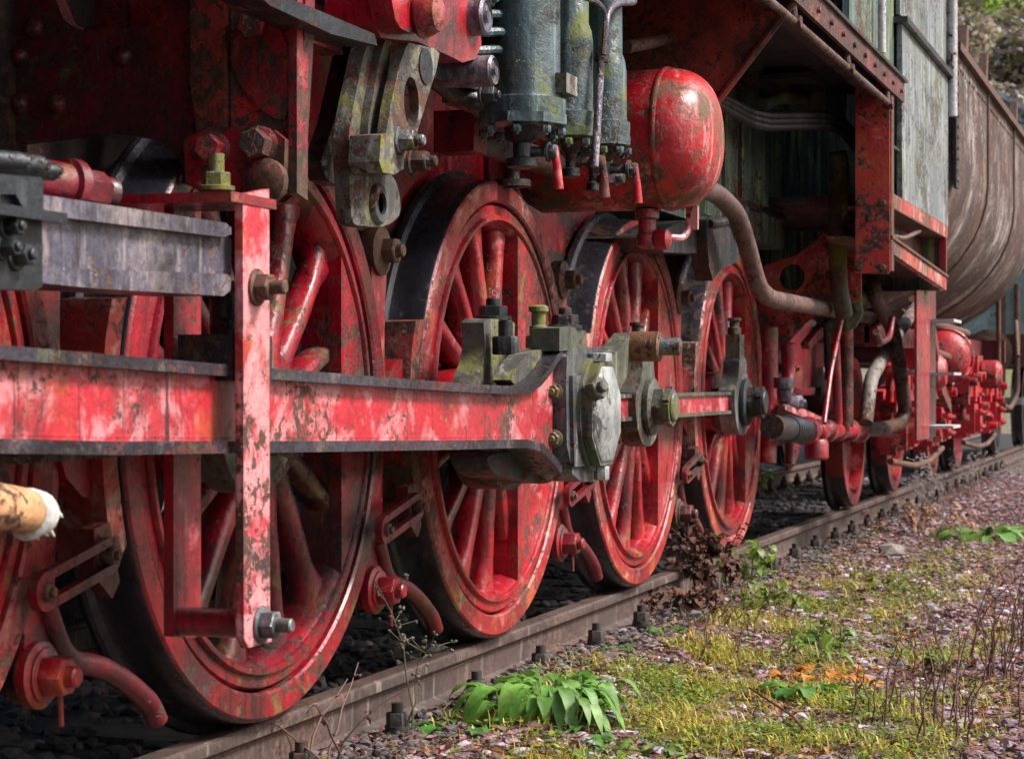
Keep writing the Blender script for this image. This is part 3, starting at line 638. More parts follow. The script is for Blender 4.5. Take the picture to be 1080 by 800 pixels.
# dark reach rod across the top left
b = MB(); b.prism(px([(270, -20), (300, -4), (395, 36), (398, 48), (350, 36), (285, 6), (262, -14)], -1.25), -1.25, -1.17); b.done('reach_rod', M['dark'], loco, .008)
b = MB(); b.prism(px([(318, 20), (360, 40), (362, 58), (318, 40)], -1.1), -1.1, -1.05); b.done('frame_bracket', M['brownred'], loco, .005)

# ---------------- lubricator / feed pump columns
pump_specs = [(5.02, -1.215, .098, 1.465, None), (5.32, -1.255, .060, 1.468, 1.70), (5.60, -1.272, .060, 1.475, 1.66), (5.75, -1.19, .045, 1.47, None)]
pump = None
for x, y, r, zb, zs in pump_specs:
    b = MB(); pf = [(r*1.14, zb), (r*1.16, zb+.02), (r*1.16, zb+.04), (r*1.02, zb+.045), (r*1.0, zb+.06)]
    if zs: pf += [(r, zs), (r*.93, zs+.03), (r*.80, zs+.05), (r*.80, 2.05)]
    else: pf += [(r, 2.05)]
    b.lathe([(.0001, zb)]+pf+[(.0001, 2.05)], (x, y, 0), (0, 0, 1), 36)
    o = b.done('pump_cylinder' if pump else 'feed_pump', M['pump'], loco if pump is None else pump, .004)
    if pump is None: pump = o
    b = MB(); b.lathe([(r*1.05, 0), (r*1.22, .005), (r*1.22, .03), (r*1.05, .034)], (x, y, zb-.03), (0, 0, 1), 8)
    for q in range(8):
        a = R(45*q+10); b.bolt((x+r*1.02*math.cos(a), y+r*1.02*math.sin(a), zb-.03), (0, 0, -1), .012, .018, washer=False)
    b.done('base_flange', M['pump'], pump, .002)
    b = MB(); b.lathe([(r*.5, 0), (r*.4, .03), (r*.25, .04), (r*.25, .075), (r*.42, .08), (r*.42, .10), (r*.2, .105)], (x, y, zb-.03), (0, 0, -1), 14)
    b.cyl((x, y, zb-.09), (x+.03, y-.06, zb-.09), .014, 10); b.bolt((x+.03, y-.06, zb-.09), (.4, -.9, 0), .02, .02, stub=0); b.done('drain_cock', M['dark'], pump, .002)
    if x < 5.7:
        b = MB(); b.tube([(x+.035, y-.075, zb-.075), (x+.045, y-.08, zb-.13), (x+.05, y-.082, zb-.185)], .012, 10, radii=[.009, .014]); b.done('cock_handle', M['bogie'], pump)
b = MB(); b.prism(px([(520, -40), (520, 100), (530, 112), (540, 112), (540, -40)], -1.1), -1.16, -1.08); b.box((4.95, -1.12, 1.5), (5.9, -1.02, 2.05)); b.done('pump_backplate', M['pump'], pump, .006)
b = MB(); b.box((5.0, -1.34, 1.52), (5.1, -1.29, 1.57)); b.done('pump_foot', M['mossy'], pump, .008)
b = MB(); b.tube([p3(668, 2, -1.34), p3(650, 3, -1.34), p3(640, 12, -1.34), p3(634, 60, -1.34), p3(630, 130, -1.34), p3(627, 176, -1.34)], .011, 10, .05); b.cyl(p3(635, 58, -1.34)-Vector((0, 0, .02)), p3(635, 58, -1.34)+Vector((0, 0, .02)), .02, 12); b.done('oil_pipe', M['slide'], pump)
b = MB(); b.tube([p3(600, -8, -1.36), p3(630, 2, -1.36), p3(639, 14, -1.36), p3(636, 58, -1.36)], .008, 8, .05); b.done('oil_pipe', M['slide'], pump)
for k in range(5):
    b = MB(); b.bolt((4.72+.03*k, -1.14-.01*k, 1.60+.045*k), (.3, -1, 0), .022, .03); b.done('pump_fitting', M['pump'], pump, .002)
b = MB()
for k in range(8):
    zz = 1.60+.045*k; b.tube([(4.78, -1.12, zz), (4.9, -1.18-.01*(k % 2), zz+.02), (5.0, -1.2, zz+.03)], .012, 8)
b.done('oil_pipe', M['pump'], pump)
# pipe below the pump and red end block
b = MB(); b.cyl((5.5, -.88, 1.485), (6.5, -.88, 1.485), .042, 18); b.done('exhaust_pipe', M['dark'], loco)
b = MB(); b.box((5.42, -.94, 1.43), (5.53, -.82, 1.545)); b.done('pipe_clamp', M['red'], loco, .004)
b = MB(); b.cyl((6.02, -.85, 1.385), (6.02, -.85, 1.47), .026); b.lathe([(.06, 0), (.06, .02)], (6.02, -.85, 1.385), (0, 0, 1), 16); b.done('pipe_stub', M['dark'], loco, .002)

# ---------------- red air tank, axis across the engine, domed end outwards
TX, TZ, TR = 6.62, 1.585, .232
b = MB()
b.lathe([(.0001, -.70), (TR*.9, -.72), (TR, -.76), (TR, -1.205)], (TX, 0, TZ), (0, 1, 0), 56); tank = b.done('air_tank', M['tank'], loco, .004)
b = MB(); pf = [(TR*1.012, -1.195), (TR*1.012, -1.215)]
for k in range(1, 13):
    a = R(90*k/12); pf.append((max(TR*math.cos(a)**.62 if k < 12 else .0001, .0001), -1.215-.155*math.sin(a)))
b.lathe(pf, (TX, 0, TZ), (0, 1, 0), 56); b.done('tank_dome', M['tank'], tank, 0, ang=60)
b = MB(); b.lathe([(TR*1.016, -1.192), (TR*1.03, -1.198), (TR*1.03, -1.206), (TR*1.016, -1.212)], (TX, 0, TZ), (0, 1, 0), 56, closed=True); b.done('weld_band', M['tank'], tank, 0)
b = MB(); x, y, z = TX-.02, -1.13, TZ-TR
b.lathe([(.04, 0), (.04, .03), (.03, .035), (.03, .08), (.036, .085), (.036, .12), (.02, .13)], (x, y, z), (0, 0, -1), 18); b.lathe([(.032, 0), (.036, .01), (.036, .04), (.02, .05)], (x, y-.03, z-.1), (0, -1, 0), 18); dc = b.done('drain_valve', M['red'], tank, .002)
b = MB(); b.tube([(x+.03, y-.04, z-.09), (x+.12, y-.1, z-.09), (x+.16, y-.12, z-.01)], .012, 8, .03); b.box((x+.13, y-.14, z-.06), (x+.15, y-.1, z+.02)); b.done('valve_lever', M['pale'], tank, .002)
for xx in (TX-.12, TX+.12):
    b = MB(); b.box((xx-.02, -.98, TZ+.1), (xx+.02, -.92, 2.1)); b.done('tank_strap', M['dark'], tank, .003)
b = MB(); b.tube([p3(660, 50, -1.05), p3(690, 44, -1.05), p3(716, 36, -1.05), p3(720, 10, -1.05), p3(712, -20, -1.05)], .022, 12, .05); b.done('air_pipe', M['pipe'], loco)

# ---------------- running board, valance, gusset
GX = 7.22
b = MB(); b.prism(pxx([(632, -40), (640, 20), (655, 60), (668, 70), (690, 84), (730, 104), (752, 110), (758, 106), (838, 2), (840, -40)], GX), GX, GX+.016, 'x'); gus = b.done('board_gusset', M['brownred'], loco, .002)
b = MB(); g0 = Vector((GX-.012, *atx(838, 3, GX))); g1 = Vector((GX-.012, *atx(757, 108, GX))); b.tube([g0, g1], .014, 8); b.done('gusset_edge', M['brownred'], gus)
b = MB(); b.box((.5, -1.5, 2.18), (10.0, -.62, 2.20)); rb = b.done('running_board', M['dark'], loco, .003)
b = MB(); b.box((6.2, -1.515, 2.125), (10.0, -1.50, 2.225)); b.done('valance', M['valance'], rb, .002, cuts=3, rough=.002)
b = MB(); b.box((6.2, -1.53, 2.222), (10.02, -1.44, 2.236)); b.done('board_edge', M['dark'], rb, .003)
b = MB(); b.box((6.2, -1.44, 2.10), (10.0, -1.40, 2.18)); b.done('board_angle', M['dark'], rb, .003)
for k in range(13): b = MB(); b.bolt((6.5+.28*k, -1.515, 2.165), (0, -1, 0), .011, .012, stub=0, washer=False); b.done('rivet', M['valance'], rb)
b = MB(); b.tube([(6.6, -1.50, 2.055), (7.3, -1.50, 2.062), (8.5, -1.50, 2.065), (9.62, -1.50, 2.068)], .015, 14); ho = b.done('hand_pipe', M['pipe'], loco)
for x in (7.25, 8.42, 9.55): b = MB(); b.cyl((x, -1.50, 2.06), (x, -1.49, 2.135), .016, 10); b.bolt((x, -1.50, 2.06), (0, -1, 0), .022, .02, stub=0, washer=False); b.done('pipe_hanger', M['valance'], rb, .002)
# boiler and firebox
b = MB(); b.lathe([(.0001, 0), (.86, 0), (.88, .02), (.88, 8.0), (.0001, 8.0)], (.6, 0, 3.05), (1, 0, 0), 64); boil = b.done('boiler', M['dark'], loco, .004)
b = MB(); b.box((7.9, -.84, 1.46), (10.45, .84, 3.2)); fb = b.done('firebox', M['teal'], loco, .01)
for x in (8.15, 8.6, 9.0, 9.35, 9.8):
    b = MB(); b.box((x, -.858, 1.5), (x+.16, -.838, 2.16)); b.done('firebox_strip', M['teal'], fb, .004)
b = MB(); b.box((7.85, -.86, 1.60), (10.4, -.835, 1.63)); b.done('firebox_band', M['dark'], fb, .004)
# three parallel air pipes
for k in range(3):
    dy = .022*k
    b = MB(); b.tube([p3(742, 92+5*k, -1.0), p3(792, 118+6*k, -1.0), p3(808, 122+6*k, -1.05), p3(872, 121+6*k, -1.2), p3(888, 126+6*k, -1.25), p3(908, 150+6*k, -1.3)], .020, 12, .12); b.done('air_pipe', M['dark'], loco)
b = MB(); b.tube([p3(795, 62, -.98), p3(830, 82, -1.0), p3(858, 100, -1.05), p3(872, 112, -1.1)], .055, 16, .2); b.done('steam_pipe', M['mosspipe'], loco)
b = MB(); b.tube([p3(803, 112, -1.0), p3(822, 102, -1.02), p3(846, 104, -1.05), p3(862, 96, -1.06)], .03, 12, .1); b.done('steam_pipe', M['mosspipe'], loco)
b = MB(); b.prism(px([(852, 76), (862, 72), (896, 74), (900, 82), (896, 88), (866, 88), (852, 82)], -1.22), -1.22, -1.0); b.prism(px([(870, 88), (894, 88), (892, 128), (872, 128)], -1.15), -1.15, -1.0); b.done('injector_body', M['dark'], loco, .012)
b = MB(); b.tube([p3(884, 160, -1.2), p3(886, 190, -1.2), p3(883, 230, -1.2), p3(884, 300, -1.2), p3(890, 330, -1.2)], .045, 16, .3); b.done('injector_hose', M['mosspipe'], loco, rough=.004)
b = MB(); b.tube([p3(880, 286, -1.1), p3(882, 310, -1.1), p3(900, 318, -1.1), p3(915, 308, -1.1)], .05, 14, .15); b.done('injector_hose', M['mosspipe'], loco)
# dark block under the tank (sanding gear box)
b = MB(); b.prism(px([(690, 250), (712, 236), (740, 232), (772, 236), (776, 260), (764, 268), (700, 266)], -.98), -.98, -.72); sg = b.done('spring_box', M['dark'], loco, .012)
b = MB()
for k in range(4): b.bolt(p3(738+9*k, 250+1.5*k, -.985), (0, -1, 0), .018, .02)
b.done('bolt', M['steel'], sg)
b = MB(); b.prism(px([(744, 232), (772, 228), (782, 246), (778, 276), (760, 284), (752, 296), (748, 280)], -1.02), -1.02, -.95); b.tube([p3(748, 236, -1.02), p3(770, 232, -1.02), p3(776, 250, -1.02)], .018, 8, .05); b.done('valve_block', M['dark'], sg, .01)
# bent brown pipe to the flange
b = MB(); b.tube([p3(738, 199, -1.10), p3(756, 203, -1.10), p3(778, 226, -1.12), p3(789, 262, -1.13), p3(799, 303, -1.14), p3(812, 315, -1.14), p3(850, 322, -1.12), p3(882, 328, -1.10)], .038, 20, .22); bp = b.done('delivery_pipe', M['pipe'], loco)
pf = p3(884, 326, -1.10); d = (p3(926, 337, -1.08)-p3(850, 322, -1.12)).normalized()
b = MB(); b.lathe([(.12, -.03), (.13, -.025), (.13, .02), (.12, .03), (.0001, .03)], pf, d, 10); b.lathe([(.06, .03), (.06, .10)], pf, d, 16)
for q in range(6): a = R(60*q); b.bolt(pf+Vector((0, math.cos(a), math.sin(a)))*.095-d*.03, -d, .018, .02)
b.done('pipe_flange', M['mosspipe'], bp, .004)
b = MB(); b.tube([p3(888, 328, -1.10), p3(905, 332, -1.09), p3(926, 337, -1.08)], .038, 16); b.lathe([(.055, 0), (.055, .06)], p3(918, 335, -1.085), d, 16); b.done('pipe_end', M['pipe'], bp)

# ---------------- rear cross plate with round hole
RX = 10.28
ro = pxx([(798, 392), (800, 300), (806, 280), (838, 270), (858, 256), (874, 236), (884, 224), (908, 222), (908, 318), (878, 322), (850, 340), (830, 362), (806, 388)], RX)
c1 = atx(835, 292, RX); n = 64
outl = raycast_outline(ro, c1, n); inn = [(c1[0]+.066*math.cos(2*math.pi*i/n), c1[1]+.066*math.sin(2*math.pi*i/n)) for i in range(n)]
b = MB(); b.ring(outl, inn, RX, RX+.025, 'x'); rp = b.done('rear_cross_plate', M['post'], loco, .004)
b = MB(); b.box((9.9, -.6, .55), (13.0, -.55, 1.16)); b.done('rear_frame', M['grimyred'], loco, .004)
b = MB(); b.box((10.3, -.62, .42), (12.4, .62, .50)); b.done('drag_box', M['grimyred'], loco, .01)
b = MB()
for k in range(5): b.bolt((10.3+.42*k, -.6, .86), (0, -1, 0), .022, .02)
b.done('bolt', M['grimyred'], rp)
b = MB(); b.box((9.95, -.64, .70), (13.0, -.60, .745)); b.done('frame_angle', M['grimyred'], loco, .004)
# thin vertical rods, sand pipe and rigging below the plate
for pts, y, r, mt in (([(812, 345), (812, 420), (810, 488)], -.9, .04, 'red'), ([(831, 362), (832, 396), (828, 420)], -.95, .035, 'red'), ([(887, 338), (876, 392), (869, 446)], -1.15, .013, 'red'), ([(881, 360), (884, 446)], -1.1, .024, 'red'), ([(893, 345), (893, 450)], -1.1, .035, 'brownred'), ([(872, 340), (874, 400)], -1.0, .02, 'dark'), ([(835, 445), (833, 490)], -.9, .03, 'red')):
    b = MB(); b.tube([p3(a, c_, y) for a, c_ in pts], r, 12, .06); b.done('brake_rod', M[mt], loco)
b = MB(); b.tube([p3(827, 402, -1.0), p3(827, 420, -1.0), p3(838, 426, -1.0)], .035, 12, .05); b.lathe([(.05, 0), (.05, .05)], p3(827, 398, -1.0), (0, 0, -1), 14); b.bolt(p3(836, 424, -1.0), (.5, -.8, 0), .03, .04); b.done('cock', M['slide'], loco, .003)
b = MB(); b.prism(px([(828, 427), (834, 425), (868, 440), (868, 446), (862, 446), (828, 432)], -1.02), -1.02, -1.0); b.done('brake_lever', M['pale'], loco, .003)
b = MB(); b.prism(px([(848, 362), (868, 338), (872, 342), (868, 352), (850, 368)], -.95), -.97, -.93); b.done('brake_lever', M['brownred'], loco, .003)
# main air line: black hose, red couplings, heavy bent pipe
b = MB(); a0, a1 = p3(814, 450, -1.05), p3(848, 454, -1.05); b.tube([a0, a1], .055, 18)
for k in range(7): q = a0.lerp(a1, .5+.07*k); b.lathe([(.06, -.012), (.064, 0), (.06, .012)], q, a1-a0, 18)
hose = b.done('brake_hose', M['dark'], loco, .002)
b = MB(); xs = [(850, .07), (862, .06), (872, .06), (884, .055), (895, .065), (905, .07)]
for a, r in xs: q = p3(a, 454, -1.05); b.lathe([(r*.8, -.06), (r, -.05), (r, .03), (r*.8, .05)], q, (1, -.02, 0), 16)
b.tube([p3(848, 454, -1.05), p3(912, 454, -1.07)], .04, 14); b.lathe([(.05, 0), (.06, .02), (.06, .09), (.05, .1)], p3(861, 463, -1.08), (0, 0, -1), 14); b.done('hose_coupling', M['red'], loco, .003)
b = MB(); b.tube([p3(910, 453, -1.08), p3(934, 452, -1.15), p3(950, 447, -1.22), p3(955, 434, -1.24), p3(950, 395, -1.24), p3(941, 345, -1.24), p3(932, 330, -1.22), p3(921, 308, -1.18), p3(921, 285, -1.15)], .042, 18, .3); b.done('bent_brown_pipe', M['pipe'], loco)
b = MB(); b.tube([p3(968, 322, -1.2), p3(956, 338, -1.2), p3(934, 372, -1.2), p3(925, 388, -1.2), p3(918, 400, -1.2), p3(913, 446, -1.2)], .038, 16, .35); b.done('pale_bent_pipe', M['palepipe'], loco)
b = MB(); b.tube([p3(941, 335, -1.28), p3(938, 356, -1.28), p3(928, 362, -1.28), p3(924, 350, -1.28)], .018, 10, .1); b.done('hose_loop', M['grimyred'], loco)
b = MB(); b.tube([p3(947, 362, -1.25), p3(953, 388, -1.25), p3(962, 394, -1.25), p3(968, 388, -1.25)], .012, 8, .06); b.done('chain_hook', M['slide'], loco)

# ---------------- cab: post, beams, side sheet
PXX = 9.62
po = pxx([(902, 288), (902, 95), (906, 90), (920, 110), (938, 96), (938.5, 286), (936, 289)], PXX)
b = MB(); b.prism(po, PXX, PXX+.02, 'x'); post = b.done('cab_post', M['post'], loco, .004)
for a, c_ in ((907, 214), (931, 214), (918, 230), (907, 282), (931, 282)):
    y, z = atx(a, c_, PXX); b = MB(); b.bolt((PXX, y, z), (-1, 0, 0), .013, .012, stub=0); b.done('bolt', M['rust'], post)
b = MB(); b.prism([(PXX+.02, 1.30), (PXX+.10, 1.30), (PXX+.10, 2.12), (PXX+.02, 2.12)], -1.504, -1.49); b.done('post_flange', M['rust'], post, .003)
b = MB(); b.prism(pxx([(907, 116), (910, 92), (922, 70), (926, 76), (930, 100), (918, 112)], PXX-.02), PXX-.03, PXX-.018, 'x'); b.done('post_tab', M['red'], post, .002)
b = MB(); b.box((9.64, -1.5, 1.60), (11.9, -1.47, 1.665)); cb = b.done('cab_beam', M['beam'], loco, .003, cuts=2, rough=.003)
b = MB(); b.box((9.64, -1.5, 1.595), (11.9, -1.30, 1.605)); b.done('beam_flange', M['rust'], cb, .002)
b = MB(); b.prism([(9.64, 1.385), (11.86, 1.30), (11.86, 1.375), (9.64, 1.455)], -1.5, -1.465); b.done('lower_beam', M['beam'], cb, .003)
b = MB(); b.prism([(9.64, 1.45), (11.88, 1.372), (11.88, 1.385), (9.64, 1.463)], -1.51, -1.2); b.done('beam_shelf', M['rust'], cb, .002)
b = MB(); b.box((11.84, -1.5, 1.36), (11.88, -1.46, 1.66)); b.done('beam_stay', M['red'], cb, .003)
b = MB(); b.prism([(9.9, 1.59), (11.86, 1.59), (11.86, 1.385), (9.7, 1.46), (9.7, 1.5)], -1.36, -1.33); b.done('cab_underplate', M['grimyred'], cb, .003)
b = MB(); b.tube([(9.7, -1.45, 1.47), (10.4, -1.46, 1.50), (10.9, -1.47, 1.57)], .012, 8, .1); b.done('cable', M['pipe'], cb)
# cab side
b = MB(); b.box((10.03, -1.50, 1.668), (11.93, -1.475, 2.52)); cab = b.done('cab_side', M['cab'], loco, .004, cuts=3, rough=.0025)
b = MB(); b.box((10.03, -1.49, 2.56), (11.93, -1.47, 3.3)); b.done('cab_upper_side', M['cab'], cab, .003)
b = MB(); b.box((10.0, -1.53, 2.515), (11.95, -1.46, 2.545)); b.done('sill_rail', M['dark'], cab, .004)
b = MB(); b.box((10.0, -1.44, 2.54), (11.95, -1.40, 2.56)); b.done('window_gap', M['dark'], cab, .002)
b = MB(); b.box((9.66, -1.42, 1.67), (10.02, -1.40, 2.12)); b.done('cab_inset', M['mossy'], cab, .003)
b = MB(); b.box((9.64, -1.49, 1.89), (10.02, -1.42, 1.905)); b.done('inset_ledge', M['dark'], cab, .002)
b = MB(); b.box((8.7, -1.46, 2.236), (10.02, -1.43, 3.3)); b.done('cab_front_sheet', M['teal'], cab, .006)
b = MB(); b.cyl((9.36, -1.50, 2.27), (9.36, -1.50, 3.0), .018); b.done('white_rod', M['step'], cab)
b = MB(); b.cyl((11.96, -1.52, 2.3), (11.96, -1.52, 3.3), .03); b.done('sky_pale_rod', M['step'], cab)  # pale rod added as a thin sky-bright strip behind the cab
b = MB(); b.box((11.90, -1.47, 1.3), (11.94, .0, 3.3)); b.done('cab_rear_sheet', M['teal'], cab, .004)
b = MB(); b.box((10.0, -1.46, 1.66), (11.9, 1.46, 1.69)); b.done('cab_floor', M['dark'], cab, .003)
b = MB(); b.box((9.9, -1.47, 3.3), (12.0, 1.47, 3.34)); b.done('cab_roof', M['dark'], cab, .003)
b = MB(); b.box((10.03, 1.475, 1.66), (11.93, 1.5, 3.3)); b.done('cab_side_sheet', M['cab'], cab, .003)
# cab steps on red hangers
b = MB(); b.prism(px([(967, 306), (981, 306), (980, 462), (967, 464)], -1.40), -1.40, -1.385); st = b.done('step_hanger', M['red'], loco, .003)
b = MB(); b.prism(px([(980, 306), (987, 307), (987, 460), (980, 462)], -1.38), -1.38, -1.30); b.done('hanger_back', M['grimyred'], st, .003)
for zz, x in ((338, 985), (394, 985), (450, 984)):
    p = p3(x, zz, -1.40); b = MB(); b.box((p.x-.05, -1.52, p.z-.008), (p.x+.34, -1.34, p.z+.008)); b.prism([(p.x-.04, p.z), (p.x+.02, p.z), (p.x-.03, p.z-.08)], -1.40, -1.37); b.done('step', M['step'], st, .003)
# ================================================================== TENDER
tend = tag(empty('locomotive_tender', (15.8, 0, 0)), 'rust streaked round tub tender on bright red bogies behind the locomotive', 'tender')
def tubsec(h=2.80, w=1.46):
    pts = [(-w, h), (-w, 2.15)]
    for k in range(1, 12):
        a = R(180+90*k/12*1.0); pts.append((w*math.cos(a), 2.15+1.05*math.sin(a)))
    pts += [(-.25, 1.10), (.25, 1.10)]
    for k in range(11, 0, -1):
        a = R(180+90*k/12); pts.append((-w*math.cos(a), 2.15+1.05*math.sin(a)))
    pts += [(w, 2.15), (w, h)]
    return pts
b = MB(); b.prism(tubsec(), 12.62, 18.9, 'x'); tub = b.done('tender_tub', M['tender'], tend, 0, ang=25)
b = MB(); b.box((12.58, -1.475, 1.95), (12.72, -1.455, 2.80)); b.done('tub_seam', M['dark'], tub, .004)
for xx in (14.6, 16.7):
    b = MB(); sec = [(p[0]*1.004, p[1]*1.004-.006) for p in tubsec()[:-1]]
    b.tube([(xx, p[0], p[1]) for p in sec[:16]], .012, 6); b.done('weld_seam', M['rust'], tub)
for k_ in range(46): b = MB(); b.lathe([(.016, -.004), (.013, .008), (.0001, .011)], (12.8+.13*k_, -1.46, 2.70), (0, -1, 0), 8); b.done('rivet', M['tender'], tub)
for k_ in range(12): b = MB(); b.lathe([(.016, -.004), (.013, .008), (.0001, .011)], (12.65, -1.475, 2.0+.065*k_), (0, -1, 0), 8); b.done('rivet', M['tender'], tub)
b = MB(); b.box((12.6, -1.50, 2.78), (18.95, -1.45, 2.83)); b.done('tub_rim', M['rust'], tub, .004)
for x, h in ((12.95, .2), (14.2, .22), (16.6, .2)):
    b = MB(); b.prism([(x, 2.8), (x+.14, 2.8), (x+.20, 2.8+h), (x+.10, 2.8+h)], -1.49, -1.44); b.done('rim_lug', M['rust'], tub, .004)
b = MB(); b.box((12.6, -1.0, 1.0), (19.0, -.92, 1.14)); b.box((12.6, .92, 1.0), (19.0, 1.0, 1.14)); b.box((12.6, -.95, 1.02), (12.75, .95, 1.12)); b.box((18.9, -1.2, .95), (19.0, 1.2, 1.15)); b.done('tender_frame', M['grimyred'], tend, .004)
b = MB(); b.tube([(12.7, -1.12, 1.20), (16.5, -1.12, 1.16)], .03, 10); b.tube([(13.0, -1.16, 1.30), (13.3, -1.2, 1.05), (13.7, -1.2, .98), (15.4, -1.2, .92)], .028, 10, .1); b.done('brake_pipe', M['rust'], tend)
b = MB(); b.lathe([(.14, 0), (.17, .02), (.185, .05), (.185, .3), (.17, .32), (.12, .36), (.0001, .38)], (14.9, -1.13, .95), (-1, -.12, 0), 32)
b.lathe([(.205, .10), (.215, .11), (.215, .15), (.205, .16)], (14.9, -1.13, .95), (-1, -.12, 0), 32, closed=True)
b.done('brake_cylinder', M['bogie'], tend, .003)
b = MB(); b.prism([(13.4, 1.15), (13.5, 1.15), (13.95, .8), (14.4, .62), (14.4, .56), (13.9, .7)], -1.24, -1.2); b.done('tender_bracket', M['brownred'], tend, .004)
def bogie(xc, first):
    e = empty('bogie', (xc, 0, 0), tend)
    b = MB()
    sf = [(xc-1.35, .60), (xc-1.35, .72), (xc-.6, .80), (xc+.6, .80), (xc+1.35, .72), (xc+1.35, .60), (xc+.7, .50), (xc+.35, .36), (xc-.35, .36), (xc-.7, .50)]
    b.prism(sf, -1.06, -1.0); b.done('bogie_frame', M['bogie'], e, .006); b = MB(); b.prism(sf, 1.0, 1.06); b.done('bogie_frame', M['bogie'], e, .006)
    for s_ in (-1, 1):
        ax = xc+.9*s_
        w = MB(); w.lathe([(.0001, .10), (.10, .02), (.12, .04), (.37, .07), (.39, .0), (.46, 0), (.468, .01), (.475, .09), (.498, .11), (.49, .135), (.38, .135), (.37, .10), (.12, .12), (.0001, .14)], (ax, -.82, .47), (0, 1, 0), 56); w.lathe([(.0001, .10), (.10, .02), (.12, .04), (.37, .07), (.39, .0), (.46, 0), (.468, .01), (.475, .09), (.498, .11), (.49, .135), (.38, .135), (.37, .10), (.12, .12), (.0001, .14)], (ax, .82, .47), (0, -1, 0), 56); w.cyl((ax, -.75, .47), (ax, .75, .47), .08)
        w.bm.faces.ensure_lookup_table()
        for f in w.bm.faces:
            c = f.calc_center_median(); f.material_index = 1 if math.hypot(c.x-ax, c.z-.47) > .461 else 0
        w.done('wheelset', [M['wheel'], M['tread']], e)
        b = MB(); b.box((ax-.14, -1.16, .36), (ax+.14, -.98, .60)); b.box((ax-.17, -1.1, .33), (ax+.17, -1.0, .38)); b.box((ax-.10, -1.20, .38), (ax+.10, -1.15, .56))
        for q in (-.07, .07): b.bolt((ax+q, -1.2, .42), (0, -1, 0), .018, .02); b.bolt((ax+q, -1.2, .53), (0, -1, 0), .018, .02)
        b.done('axle_box', M['bogie'], e, .012)
        b = MB()
        for k in range(8): b.box((ax-.42+.045*k, -1.14, .66+.016*k), (ax+.42-.045*k, -1.05, .674+.016*k))
        b.box((ax-.05, -1.16, .62), (ax+.05, -1.04, .82)); b.done('leaf_spring', M['bogie'], e, .003)
        for q in (-.44, .44):
            b = MB(); b.cyl((ax+q, -1.10, .50), (ax+q, -1.10, .84), .024, 12); b.box((ax+q-.06, -1.15, .60), (ax+q+.06, -1.05, .66)); b.lathe([(.05, 0), (.05, .04), (.03, .05)], (ax+q, -1.10, .52), (0, 0, -1), 12); b.hexa((ax+q, -1.1, .80), (0, 0, 1), .045, .05); b.done('spring_hanger', M['bogie'], e, .004)
        b = MB(); b.prism([(ax-.3, .66), (ax-.26, .88), (ax-.22, .90), (ax-.02, .72), (ax-.02, .66)], -1.1, -1.06); b.prism([(ax+.3, .66), (ax+.26, .88), (ax+.22, .90), (ax+.02, .72), (ax+.02, .66)], -1.1, -1.06); b.done('spring_guard', M['bogie'], e, .005)
        b = MB(); o = [(ax+.485*math.cos(R(a)), .47+.485*math.sin(R(a))) for a in range(150, 211, 6)]; i = [(ax+.53*math.cos(R(a)), .47+.53*math.sin(R(a))) for a in range(210, 149, -6)]
        b.prism(o+i, -.83, -.72); b.done('brake_shoe', M['brownred'], e, .004)
    b = MB(); b.tube([(xc-1.3, -1.1, .30), (xc-.4, -1.12, .24), (xc+.4, -1.12, .24), (xc+1.3, -1.1, .30)], .02, 10, .1); b.done('brake_rod', M['rust'], e)
    b = MB(); b.box((xc-.22, -1.1, .80), (xc+.22, -.9, 1.0)); b.lathe([(.10, 0), (.12, .02), (.12, .14), (.08, .18)], (xc, -1.1, .84), (0, -1, 0), 20); b.done('side_bearer', M['bogie'], e, .01)
    for k in range(9):
        b = MB(); x = xc-1.28+.32*k+random.uniform(-.05, .05); zz = random.uniform(.42, .86); hh_ = random.uniform(.05, .13); b.box((x-.05, -1.15, zz-hh_), (x+.05, -1.04, zz)); b.lathe([(.03, 0), (.035, .01), (.03, .06)], (x, -1.15, zz-.03), (0, -1, 0), 12); b.done('bracket', M['bogie'], e, .008)
    for k in range(9):
        b = MB(); x = xc-1.25+.31*k; b.bolt((x, -1.06, .66), (0, -1, 0), .026, .03); b.done('bolt', M['bogie'], e)
bogie(13.75, True); bogie(17.75, False)
# rear steps and posts
b = MB(); b.cyl((18.86, -1.15, .9), (18.86, -1.15, 1.9), .022); b.cyl((18.5, -1.35, 1.0), (18.9, -1.3, 1.32), .018); b.done('rear_handrail', M['rust'], tend)
b = MB(); b.tube([(18.9, -1.1, .95), (18.9, -1.12, .55), (19.0, -1.12, .48), (19.6, -1.12, .42)], .022, 10, .1); b.done('rear_air_pipe', M['rust'], tend)

# ================================================================== VAN BEHIND
van = tag(empty('goods_van', (25.5, 0, 0)), 'pale green goods van with arched roof standing behind the tender', 'railway van')
vx0, vx1 = 21.0, 30.0
sec = [(-1.35, 1.25), (-1.35, 3.38)]+[(-1.35+2.7*k/12, 3.38+.52*math.sin(math.pi*k/12)) for k in range(1, 12)]+[(1.35, 3.38), (1.35, 1.25)]
b = MB(); b.prism(sec, vx0, vx1, 'x'); b.done('van_body', M['vanp'], van, .01)
rs = [(-1.42, 3.36)]+[(-1.42+2.84*k/14, 3.40+.56*math.sin(math.pi*k/14)) for k in range(0, 15)]+[(1.42, 3.36)]
rs2 = rs[1:-1]; b = MB(); b.prism([(p[0], p[1]) for p in rs2]+[(p[0]*.98, p[1]-.05) for p in reversed(rs2)], vx0-.08, vx1+.08, 'x'); b.done('van_roof', M['step'], van, .006)
b = MB(); b.box((vx0-.02, -1.35, .95), (vx1, 1.35, 1.25)); b.done('van_underframe', M['rust'], van, .01)
